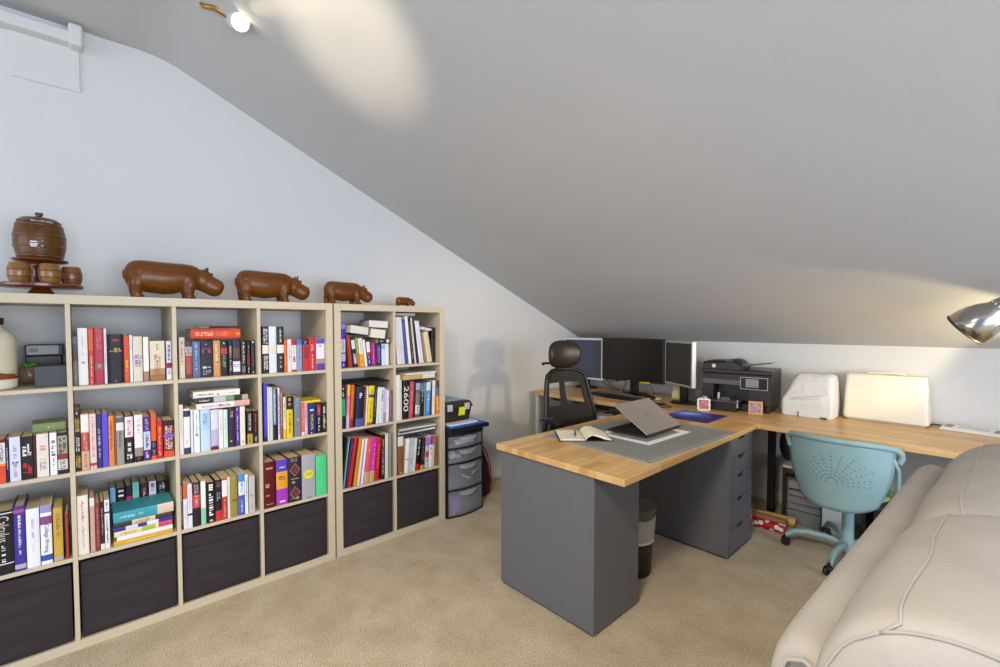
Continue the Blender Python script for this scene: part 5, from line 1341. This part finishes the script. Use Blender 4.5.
# ---------------------------------------------------------------- things under the wall desk
t = thing('shelf_stool', 'low shelf with pale top over the plastic drawers under the desk', 'shelf', (1.985, -.345, 0))
box_mb(0, .45, 0, .31, .372, .390, P('cfc4b2', .5)).build('top', t, bevel=.002)
box_mb(0, .45, .0, .02, .335, .3718, P('3a2c22', .5)).build('apron', t)
for x in (0, .43): box_mb(x, x+.02, 0, .31, 0, .3348, P('2e241e', .5)).build('side', t)
t = thing('plastic_drawers', 'clear plastic drawer box with coloured papers under the shelf', 'drawer box', (2.008, -.325, .0005))
mb = MB(); mb.box(0, .004, 0, .28, 0, .30, CLEARB); mb.box(.196, .20, 0, .28, 0, .30, CLEARB); mb.box(.004, .196, .0, .28, .296, .30, CLEARB); mb.box(.004, .196, .0, .28, 0, .004, CLEARB); mb.build('shell', t)
for k, (z0, z1, c) in enumerate(((.006, .09, '3a6a78'), (.095, .135, '6a8a68'), (.14, .185, '6a4a6a'), (.19, .225, '8a8a98'), (.235, .29, 'c8c4b8'))):
    mb = MB(); mb.box(.008, .192, -.004, .0, z0, z1, CLEARB); mb.box(.06, .14, -.014, -.004, z1-.012, z1-.004, CLEARB); d = mb.build('drawer', t)
    box_mb(.012, .188, .004, .25, z0+.002, z1-.01, P(c, .6)).build('coloured_papers', d)
tag(box_mb(0, .12, 0, .02, 0, .30, P('dad8d4', .6)).build('display_board', None, (2.212, -.325, 0)), 'white board standing upright right of the plastic drawers', 'board')
tag(box_mb(0, .30, 0, .02, 0, .30, P('a8a29a', .6)).build('backing_board', None, (2.0, -.065, .3902), (.1, 0, 0)), 'grey board leaning at the wall above the low shelf', 'board')
t = thing('storage_tote', 'black plastic tote under the desk behind the teal chair', 'tote', (2.50, -.325, 0))
mb = MB(); mb.hexa([(0, 0, 0), (.42, 0, 0), (.42, .26, 0), (0, .26, 0)], [(-.02, -.02, .23), (.44, -.02, .23), (.44, .28, .23), (-.02, .28, .23)], P('3a3432', .5)); mb.build('body', t, bevel=.006)
mb = MB(); mb.box(-.03, .45, -.03, .29, .2302, .255, P('5a5450', .4)); mb.build('lid', t, bevel=.005)
t = thing('bag', 'black bag slumped under the desk beside the black leg', 'bag', (2.00, -.25, .3905))
b = MB(); b.ball((-.015, .03, .12), (.055, .055, .12), P('1c1a1c', .7)); b.tube([(-.015, .03, .2), (.0, .04, .27), (.02, .03, .2)], .006, P('1c1a1c', .7), 8); b.build('body', t, smooth=True)
# long thin stick
cable('stick', 'thin pale stick leaning behind the drawer pedestal', [(1.80, -.66, .66), (1.85, -.62, .35), (1.885, -.60, .02)], .004, P('b8b0a8', .5))
bpy.data.objects['stick']['category'] = 'stick'
# rolls of wrapping paper
def wrap(c1, c2, sc):
    m = bpy.data.materials.new('wrapping_paper'); m.use_nodes = True
    nt = m.node_tree; b = nt.nodes['Principled BSDF']
    tc = nt.nodes.new('ShaderNodeTexCoord'); ck = nt.nodes.new('ShaderNodeTexVoronoi'); ck.inputs['Scale'].default_value = sc
    rp = nt.nodes.new('ShaderNodeValToRGB'); rp.color_ramp.interpolation = 'CONSTANT'; rp.color_ramp.elements[1].position = .42
    rp.color_ramp.elements[0].color = lin(c2); rp.color_ramp.elements[1].color = lin(c1)
    nt.links.new(tc.outputs['Object'], ck.inputs['Vector']); nt.links.new(ck.outputs['Distance'], rp.inputs['Fac']); nt.links.new(rp.outputs['Color'], b.inputs['Base Color'])
    b.inputs['Roughness'].default_value = .35
    return m
def roll(label, p0, p1, r, m):
    t = thing('wrapping_paper_roll', label, 'paper roll', p0, 0, 'rolls of wrapping paper under the desk')
    d = Vector(p1)-Vector(p0); L = d.length
    mb = MB(); mb.lathe([(r*.55, 0), (r, .0005), (r, L-.0005), (r*.55, L)], m, n=20, cap=False, axis=d); mb.build('paper', t, angle=40)
    mb = MB(); mb.lathe([(r*.54, .001), (r*.54, L-.001)], P('b89468', .7), n=16, cap=False, axis=d); mb.build('core', t, smooth=True)
roll('red wrapping paper roll with white pattern, nearest on the carpet', (1.60, -.575, .0305), (2.07, -.560, .0305), .030, wrap('b81c24', 'ece4e0', 28))
roll('brown kraft paper roll behind the red one', (1.58, -.505, .0365), (2.055, -.490, .0365), .036, mat('kraft', 'a8704c', .6, var=.08))
roll('yellow and red patterned paper roll resting behind the kraft roll', (1.62, -.435, .0325), (2.085, -.400, .0325), .032, wrap('c8b060', 'b04038', 24))

# ---------------------------------------------------------------- black office chair
t = thing('office_chair', 'black mesh office chair with leather headrest behind the jutting desk', 'office chair', (.975, -1.235, 0), math.radians(-14.5))
# local: faces +x; backrest plane at x = -.215
def back_pt(u, v):
    """u -1..1 across, v 0..1 upwards; outer outline of the backrest"""
    hw = .235*(1-.30*v**1.6) * (1 if v < .9 else 1-.9*(v-.9))
    x = -.205 - .075*max(0, v-.25)**1.2 + .045*(abs(u)**2) + .03*math.sin(PI*min(1, v*1.6))*.6
    return Vector((x, u*hw, .52 + .49*v))
def strip(mb, u0, u1, v0, v1, th, m, nu=8, nv=8):
    fr = []
    for j in range(nv+1):
        v = v0+(v1-v0)*j/nv
        ua = u0(v) if callable(u0) else u0; ub = u1(v) if callable(u1) else u1
        f = [back_pt(ua+(ub-ua)*i/nu, v) for i in range(nu+1)]
        fr.append([tuple(p+Vector((th/2, 0, 0))) for p in f] + [tuple(p-Vector((th/2, 0, 0))) for p in reversed(f)])
    mb.loft(fr, m)
mb = MB()
path = [back_pt(-1, v) for v in (0, .1, .25, .4, .55, .7, .82, .92)] + [back_pt(-.72, .985), back_pt(-.3, 1.0), back_pt(.3, 1.0), back_pt(.72, .985)] + [back_pt(1, v) for v in (.92, .82, .7, .55, .4, .25, .1, 0)]
mb.tube(path, .014, BLACKP, 10)
mb.build('back_frame', t, smooth=True)
mb = MB()
strip(mb, -.97, .97, .80, .985, .008, MESHB)          # top band
strip(mb, -.97, .97, .02, .46, .008, MESHB)           # lumbar band
strip(mb, -.20, .05, .45, .81, .010, MESHB, 3)        # centre bar
strip(mb, -.97, -.80, .45, .81, .008, MESHB, 2); strip(mb, .74, .97, .45, .81, .008, MESHB, 2)
mb.build('backrest', t, angle=60)
b = MB()
b.loft([[(-.275+dx+.045*abs(f)**2, f*.150, 1.105+hz*math.sin(2*PI*k/16)) if False else (-.262+.040*abs(f)**2+.040*q*math.cos(2*PI*k/16), f*.138, 1.122+.108*q*math.sin(2*PI*k/16)) for k in range(16)] for (f, q, dx, hz) in ((-1.03, .35, 0, 0), (-.97, .62, 0, 0), (-.8, .84, 0, 0), (-.45, .97, 0, 0), (0, 1.02, 0, 0), (.45, .97, 0, 0), (.8, .84, 0, 0), (.97, .62, 0, 0), (1.03, .35, 0, 0))], LEATH)
b.build('headrest', t, sub=1, smooth=True)
mb = MB(); mb.tube([(-.30, 0, .98), (-.315, 0, 1.04), (-.295, 0, 1.11)], .014, BLACKP, 8); mb.tube([(-.30, -.13, 1.055), (-.30, .0, 1.05), (-.30, .13, 1.055)], .009, BLACKP, 8); mb.ball((-.285, -.152, 1.052), .013, BLACKP, 10, 8); mb.build('headrest_bracket', t, smooth=True)
b = MB()
def rrr(hx, hy, z, cx=.03, r=.07, n=6):
    o = []
    for (sx, sy, a0) in ((1, 1, 0), (-1, 1, PI/2), (-1, -1, PI), (1, -1, 1.5*PI)):
        for k in range(n): a = a0+PI/2*k/(n-1); o.append((cx+sx*(hx-r)+r*math.cos(a), sy*(hy-r)+r*math.sin(a), z))
    return o
b.loft([rrr(.21, .22, .43), rrr(.24, .25, .445), rrr(.24, .25, .475), rrr(.22, .23, .495), rrr(.12, .13, .50)], mat('seat_fabric', '242220', .85, bump=.3, bscale=300)); b.build('seat', t, angle=50)
for s in (-1, 1):
    mb = MB(); mb.tube([(.02, s*.25, .45), (.0, s*.285, .50), (-.01, s*.29, .62), (.01, s*.29, .682)], .014, BLACKP, 10); ar = mb.build('armrest', t, smooth=True)
    mb = MB(); n = 12
    rg = []
    for i in range(n+1):
        f = i/n; x = -.10+.23*f; q = math.sin(PI*min(1, max(0, .06+.88*f)))**.4; zc = .686+.022*math.sin(PI*f)-.012*(1-f)
        rg.append([(x, s*.29+.040*q*math.cos(2*PI*k/12), zc+.015*q*math.sin(2*PI*k/12)) for k in range(12)])
    mb.loft(rg, BLACKP); mb.build('arm_pad', ar, smooth=True)
mb = MB(); mb.tube([(-.19, 0, .60), (-.20, 0, .48), (-.12, 0, .41), (.0, 0, .41)], .03, BLACKP, 10); mb.build('back_support', t, smooth=True)
def swivel_base(t, R_, m, zh, caster, ang0, colr, tall):
    mb = MB(); mb.lathe([(.045, zh-.03), (.05, zh), (.03, zh+.04), (.028, tall)], m, n=20); mb.build('column', t, angle=40)
    for k in range(5):
        a = ang0+2*PI*k/5; d = Vector((math.cos(a), math.sin(a), 0))
        leg = MB()
        if colr: pts = [d*.03+Vector((0, 0, zh)), d*R_*.35+Vector((0, 0, zh+.018)), d*R_*.62+Vector((0, 0, zh+.022)), d*R_*.85+Vector((0, 0, zh+.010)), d*R_*.98+Vector((0, 0, zh-.022)), d*R_*1.0+Vector((0, 0, .062))]
        else: pts = [d*.03+Vector((0, 0, zh)), d*R_*.5+Vector((0, 0, zh)), d*R_+Vector((0, 0, .07))]
        leg.tube([tuple(p) for p in pts], [.017, .017, .0165, .016, .015, .014][:len(pts)], m, 12)
        lg = leg.build('leg', t, smooth=True)
        c = MB(); pc = d*R_; sd = Vector((-d.y, d.x, 0))
        for q in (-1, 1):
            cc = pc + sd*q*.014
            c.lathe([(.010, -.009), (.022, -.009), (.024, -.004), (.024, .004), (.022, .009), (.010, .009)], caster, (cc.x, cc.y, .0245), 18, axis=sd)
        c.ball((pc.x, pc.y, .040), (.020, .020, .018), caster, 10, 8)
        c.tube([(pc.x, pc.y, .045), (pc.x, pc.y, .068)], .007, caster, 8)
        c.build('caster', lg, angle=40)
swivel_base(t, .31, BLACKP, .10, BLACKP, .3, False, .41)

# ---------------------------------------------------------------- teal swivel chair
t = thing('swivel_chair', 'teal metal swivel chair with perforated backrest at the wall desk', 'swivel chair', (2.40, -.640, 0), math.radians(-3))
# local: faces +y; the back curves round the sitter
def tback(u, v):
    """u -1..1, v 0 (bottom) .. 1 (top)"""
    hw = .150 + .100*min(1, v/.55)**.7*1.0 if v > 0 else .13
    hw = .172+.060*math.sin(PI/2*min(1, max(0, v)/.8))
    x = u*hw
    y = -.345 + .16*abs(u)**2.4*(.55+.45*v) - .02*v + .03*(1-v)
    z = .365 + .375*v - .030*abs(u)**3*v + .035*abs(u)**3*(1-v)
    return Vector((x, y, z))
mb = MB(); N, M_ = 28, 16
fr = [[tuple(tback(-1+2*i/N, j/M_)) for i in range(N+1)] for j in range(M_+1)]
vs = [p for r in fr for p in r]; fs = [(j*(N+1)+i, j*(N+1)+i+1, (j+1)*(N+1)+i+1, (j+1)*(N+1)+i) for j in range(M_) for i in range(N)]
mb.add(vs, fs, TEAL); bo = mb.build('backrest', t, smooth=True, solid=.004)
# perforations: rays of small holes fanning out from a half ring
HOLE = P('33474a', .6)
mb = MB()
def hole(u, v, r=.0034):
    c = tback(u, v); e = .01
    du = (tback(u+e, v)-tback(u-e, v)).normalized(); dv = (tback(u, v+e)-tback(u, v-e)).normalized()
    n_ = du.cross(dv).normalized()
    if n_.y > 0: n_ = -n_
    c = c + n_*.0026
    mb.add([tuple(c+du*r*math.cos(k*PI/4)+dv*r*math.sin(k*PI/4)) for k in range(8)], [tuple(range(8))], HOLE)
for k in range(11):
    a = PI*k/10; hole(.0+.115*math.cos(a), .40+.080*math.sin(a), .0028)
for k in range(13):
    a = PI*(k-.0)/12
    for q in range(7):
        r = .20+.082*q
        u = 1.15*r*math.cos(a); v = .40+.62*r*math.sin(a)
        if v < .90 and abs(u) < .76: hole(u, v, .0030)
mb.build('perforations', t)
mb = MB()
top = [tback(-1+2*i/24, 1.0)+Vector((0, 0, .004)) for i in range(25)]
endL = [Vector((-.251, -.19, .695)), Vector((-.251, -.17, .665)), Vector((-.240, -.185, .64))]
endR = [Vector((.251, -.19, .695)), Vector((.251, -.17, .665)), Vector((.240, -.185, .64))]
mb.tube([tuple(p) for p in list(reversed(endL))+top+endR], .0155, TEAL, 12); mb.build('top_rail', t, smooth=True)
SG = mat('seat_green', '9fb87a', .5)
b = MB()
def seatring(k, z): return [(k*.215*math.cos(a)*(1 if math.sin(a) > 0 else .95), -.08+k*.22*math.sin(a), z+.012*abs(math.cos(a))**2) for a in [2*PI*i/28 for i in range(28)]]
b.loft([seatring(.85, .405), seatring(1, .415), seatring(1, .432), seatring(.9, .440), seatring(.4, .432)], SG); o = b.build('seat', t, angle=50); o['label'] = 'pale green seat'
for s in (-1, 1):
    mb = MB(); mb.tube([(s*.225, -.22, .665), (s*.238, -.165, .60), (s*.236, -.14, .50), (s*.215, -.10, .425)], .011, TEAL, 10); mb.build('arm', t, smooth=True)
mb = MB(); mb.tube([(0, -.02, .395), (0, -.02, .41)], .07, BLACKP, 16); mb.tube([(0, -.30, .39), (0, -.20, .385), (0, -.02, .39)], .012, BLACKP, 8); mb.build('seat_plate', t, angle=40)
mb = MB(); mb.lathe([(.014, .24), (.014, .395)], CHROME, n=16); mb.build('gas_lift', t, smooth=True)
swivel_base(t, .30, TEAL, .085, BLACKP, math.radians(196), True, .30)

# ---------------------------------------------------------------- sofa seen from behind
SX = 0
t = thing('sofa', 'beige microfibre sofa with overstuffed back cushions at the lower right', 'sofa', (2.660, -2.955, 0), math.radians(-2.4))
# local: back faces -x, sitter looks +x, length along y 0..1.7
SLEN = 1.58
b = MB()
n = 18
def frame_ring(y, sh=0, sz=0):
    return [(.0+sh, y, .05), (-.005+sh, y, .40), (.0+sh, y, .70-sz), (.012+sh, y, .765-sz), (.035+sh, y, .795-sz), (.065, y, .805-sz), (.10, y, .795-sz), (.14, y, .74-sz), (.16, y, .55), (.16, y, .05)]
b.loft([frame_ring(.0, .02, .03), frame_ring(.012, .006, .01), frame_ring(.05), frame_ring(.3), frame_ring(.8), frame_ring(1.3), frame_ring(SLEN-.05), frame_ring(SLEN-.012, .006, .01), frame_ring(SLEN, .02, .03)], SOFA)
b.build('back_frame', t, sub=1, smooth=True)
mb = MB(); mb.tube([(.03, -.003, .06), (.025, -.003, .70), (.045, -.003, .760), (.07, -.003, .772), (.105, -.003, .755), (.15, -.003, .68)], .004, PIPING, 8); mb.build('end_piping', t, smooth=True)
mb = MB(); mb.box(.17, .95, .02, SLEN-.02, .06, .30, SOFA); mb.build('seat_base', t, bevel=.03, seg=3)
for s, y0 in ((0, .0), (1, SLEN-.22)):
    mb = MB(); mb.loft([rr(.17, .96, y0, y0+.22, z, .05) for z in (.06, .50)] + [rr(.18, .95, y0+.01, y0+.21, .56, .05), rr(.22, .90, y0+.05, y0+.17, .585, .05)], SOFA); mb.build('arm', t, angle=45)
for k in range(2):
    mb = MB(); y0 = .235+k*.54; mb.loft([rr(.30, .97, y0, y0+.53, z, .06) for z in (.305, .42)] + [rr(.33, .95, y0+.03, y0+.50, .455, .06)], SOFA); mb.build('seat_cushion', t, angle=45)
def back_cushion(ya, yb, dz, xo=0., boxed=False):
    b = MB(); L = yb-ya; N = 18
    base = [(.075, .58), (.078, .72), (.088, .80), (.118, .868), (.165, .915), (.225, .940), (.30, .945), (.37, .925), (.425, .87), (.45, .77), (.445, .64), (.42, .52), (.30, .47), (.12, .48)]
    def pt(i, f):
        e = 14 if (f < .5 and boxed) else 5
        q = (1-abs(2*f-1)**e)**.45 if 0 < f < 1 else 0.
        x, z = base[i]
        cx, cz = .27, .70
        k = .80+.20*q if not (boxed and f < .5) else .93+.07*q
        w_ = .010*math.sin(f*9.1+i*.9)+.007*math.sin(f*17+i*1.7)
        return (xo+cx+(x-cx)*k + w_*.4*(i < 6), ya+L*f, cz+(z-cz)*k+dz*q + w_*.6*(2 < i < 9)*q)
    b.loft([[pt(i, j/N) for i in range(len(base))] for j in range(N+1)], SOFA)
    o = b.build('back_cushion', t, sub=2, smooth=True)
    dg = bpy.context.evaluated_depsgraph_get(); dg.update(); ev = o.evaluated_get(dg)
    def on(q):
        ok, l, nrm, _ = ev.closest_point_on_mesh(q); return l+nrm*.0012
    p = MB()
    p.tube([on(Vector(pt(4, .006 if boxed else .02)))]+[on(Vector(pt(4, .03+.95*j/40))*.5 + Vector(pt(5, .03+.95*j/40))*.5 + Vector((-.006, 0, .004))) for j in range(41)], .0026, PIPING, 8)
    if boxed:
        for ids in ((4, 3, 2, 1, 0), (4, 5, 6, 7, 8, 9)):
            q = [Vector(pt(i, .012)) for i in ids]; q = [q[0]*2-q[1]]+q+[q[-1]*2-q[-2]]; path = []
            for i in range(1, len(q)-2):
                for k in range(6):
                    f = k/6; A, B_, C_, D_ = q[i-1:i+3]; path.append(on(.5*((2*B_)+(C_-A)*f+(2*A-5*B_+4*C_-D_)*f*f+(3*B_-A-3*C_+D_)*f**3)))
            p.tube(path, .0026, PIPING, 8)
    p.build('piping', o, smooth=True)
back_cushion(.560, 1.53, .008, .014)
back_cushion(-.085, .565, .014, .006, True)

# ---------------------------------------------------------------- lamps
# floor lamp whose chrome head leans in from the right
t = thing('floor_lamp', 'chrome bell shaped lamp head of the floor lamp beyond the sofa', 'lamp', (3.36, -.86, 0))
mb = MB(); mb.lathe([(0, 0), (.14, 0), (.14, .012), (.03, .03), (0, .03)], CHROME, n=36); mb.build('base', t, angle=40)
mb = MB(); mb.tube([(0, 0, .03), (0, 0, 1.35)], .011, CHROME, 12); mb.build('pole', t, smooth=True)
hd = Vector((2.985-3.36, -.868+.86, 1.445)); 
mb = MB(); mb.tube([(0, 0, 1.35), (-.05, 0, 1.49), (-.18, -.003, 1.56), (-.30, -.006, 1.53), tuple(hd)], .009, CHROME, 10); mb.build('arm', t, smooth=True)
ax = Vector((-.66, .14, -.62)).normalized()
mb = MB()
sprof = [(.020, -.01), (.034, .0), (.040, .02), (.045, .05), (.062, .075), (.078, .11), (.086, .15), (.088, .185), (.0865, .186), (.084, .15), (.076, .11), (.058, .075)]
mb.lathe(sprof, CHROME, tuple(hd), 36, cap=False, axis=ax); sh = mb.build('shade', t, smooth=True)
mb = MB(); mb.lathe([(.0865, .182), (.0905, .184), (.0905, .189), (.0865, .190)], mat('dark_rim', '3a322c', .4), tuple(hd), 36, cap=False, axis=ax); mb.build('rim', sh, smooth=True)
mb = MB()
q = Vector((0, 0, 1)).rotation_difference(ax)
for k in range(14):
    a = 2*PI*k/14; p = hd + q @ Vector((.0405*math.cos(a), .0405*math.sin(a), .035)); mb.ball(tuple(p), .0045, P('f4ece0', .4), 8, 6)
mb.build('vent_holes', sh)
def emit(name, col, st):
    m = bpy.data.materials.new(name); m.use_nodes = True
    b = m.node_tree.nodes['Principled BSDF']; b.inputs['Base Color'].default_value = (1, .9, .7, 1); b.inputs['Emission Color'].default_value = (*col, 1); b.inputs['Emission Strength'].default_value = st
    return m
mb = MB(); bc = hd+ax*.10; mb.ball(tuple(bc), .028, emit('warm_bulb', (1, .82, .55), 6), 14, 10); mb.build('bulb', t, smooth=True)
W_ = (1.0, .80, .52)
wp = Vector((3.36, -.86, 0)) + hd + ax*.15
light('lamp_bulb', 'SPOT', wp, 5, W_, wp+ax, spot_size=math.radians(150), spot_blend=.6, shadow_soft_size=.03)
# second, upward bowl on the same pole, outside the picture to the right
mb = MB(); mb.lathe([(.02, 1.22), (.07, 1.25), (.11, 1.31), (.108, 1.312), (.066, 1.256)], CHROME, (.0, .0, 0), 30, cap=False); mb.build('uplight_bowl', t, smooth=True)
light('lamp_uplight', 'SPOT', (3.25, -.56, 1.13), 20, (1.0, .84, .48), (2.30, -.36, 1.39), spot_size=math.radians(86), spot_blend=.3, shadow_soft_size=.02)  # unseen spot beside the bowl, without its own fixture, shaping the ceiling glow

light('chair_shadow_spot', 'SPOT', (3.22, -.90, 1.24), 70, W_, (0, -1.25, 1.02), spot_size=math.radians(46), spot_blend=.9, shadow_soft_size=.05)  # added spot without a fixture; it casts the chair shadow on the left wall

# ceiling spot lamp
t = thing('ceiling_spotlight', 'lit white ceiling spotlight with brass bracket at the top left', 'spotlight', (.70, -3.40, 2.66))
a0 = Vector((.06, .085, .055)); face = Vector((.76-.70, -3.328+3.40, 2.612-2.66)); 
ax = (Vector((2.0, -3.3, 1.9)) - Vector((.766, -3.326, 2.623))).normalized()
BACK = face - ax*.11
mb = MB(); mb.lathe([(.0, -.0), (.030, 0), (.034, .01), (.036, .11), (.033, .111), (.031, .10), (0, .099)], WHITEP, tuple(BACK), 28, axis=ax); mb.build('housing', t, angle=40)
mb = MB(); mb.lathe([(0, .100), (.030, .1005), (.026, .106), (0, .108)], emit('spot_lens', (1, .86, .58), 14), tuple(BACK), 28, axis=ax); mb.build('lens', t)
BRS = mat('brass', 'a8823c', .35, metal=.8)
mb = MB(); mb.tube([(-.06, -.05, .053), (-.045, -.04, .02), (-.01, -.01, .01), tuple(BACK+ax*.02)], .011, BRS, 10); mb.build('bracket', t, smooth=True)
mb = MB(); mb.lathe([(.03, 0), (.03, .012), (0, .013)], BRS, (-.06, -.05, .045), 20); mb.build('rose', t)
wp = Vector((.70, -3.40, 2.66)) + BACK + ax*.125
light('spot_beam', 'SPOT', wp, 25, W_, wp+ax, spot_size=math.radians(80), spot_blend=.5, shadow_soft_size=.03)
# added spot without a fixture, out of frame left, for the slope glow
light('slope_glow_fill', 'SPOT', (1.9, -4.3, 1.75), 130, (1.0, .86, .62), (1.15, -3.04, 2.52), spot_size=math.radians(25), spot_blend=.9, shadow_soft_size=.02)
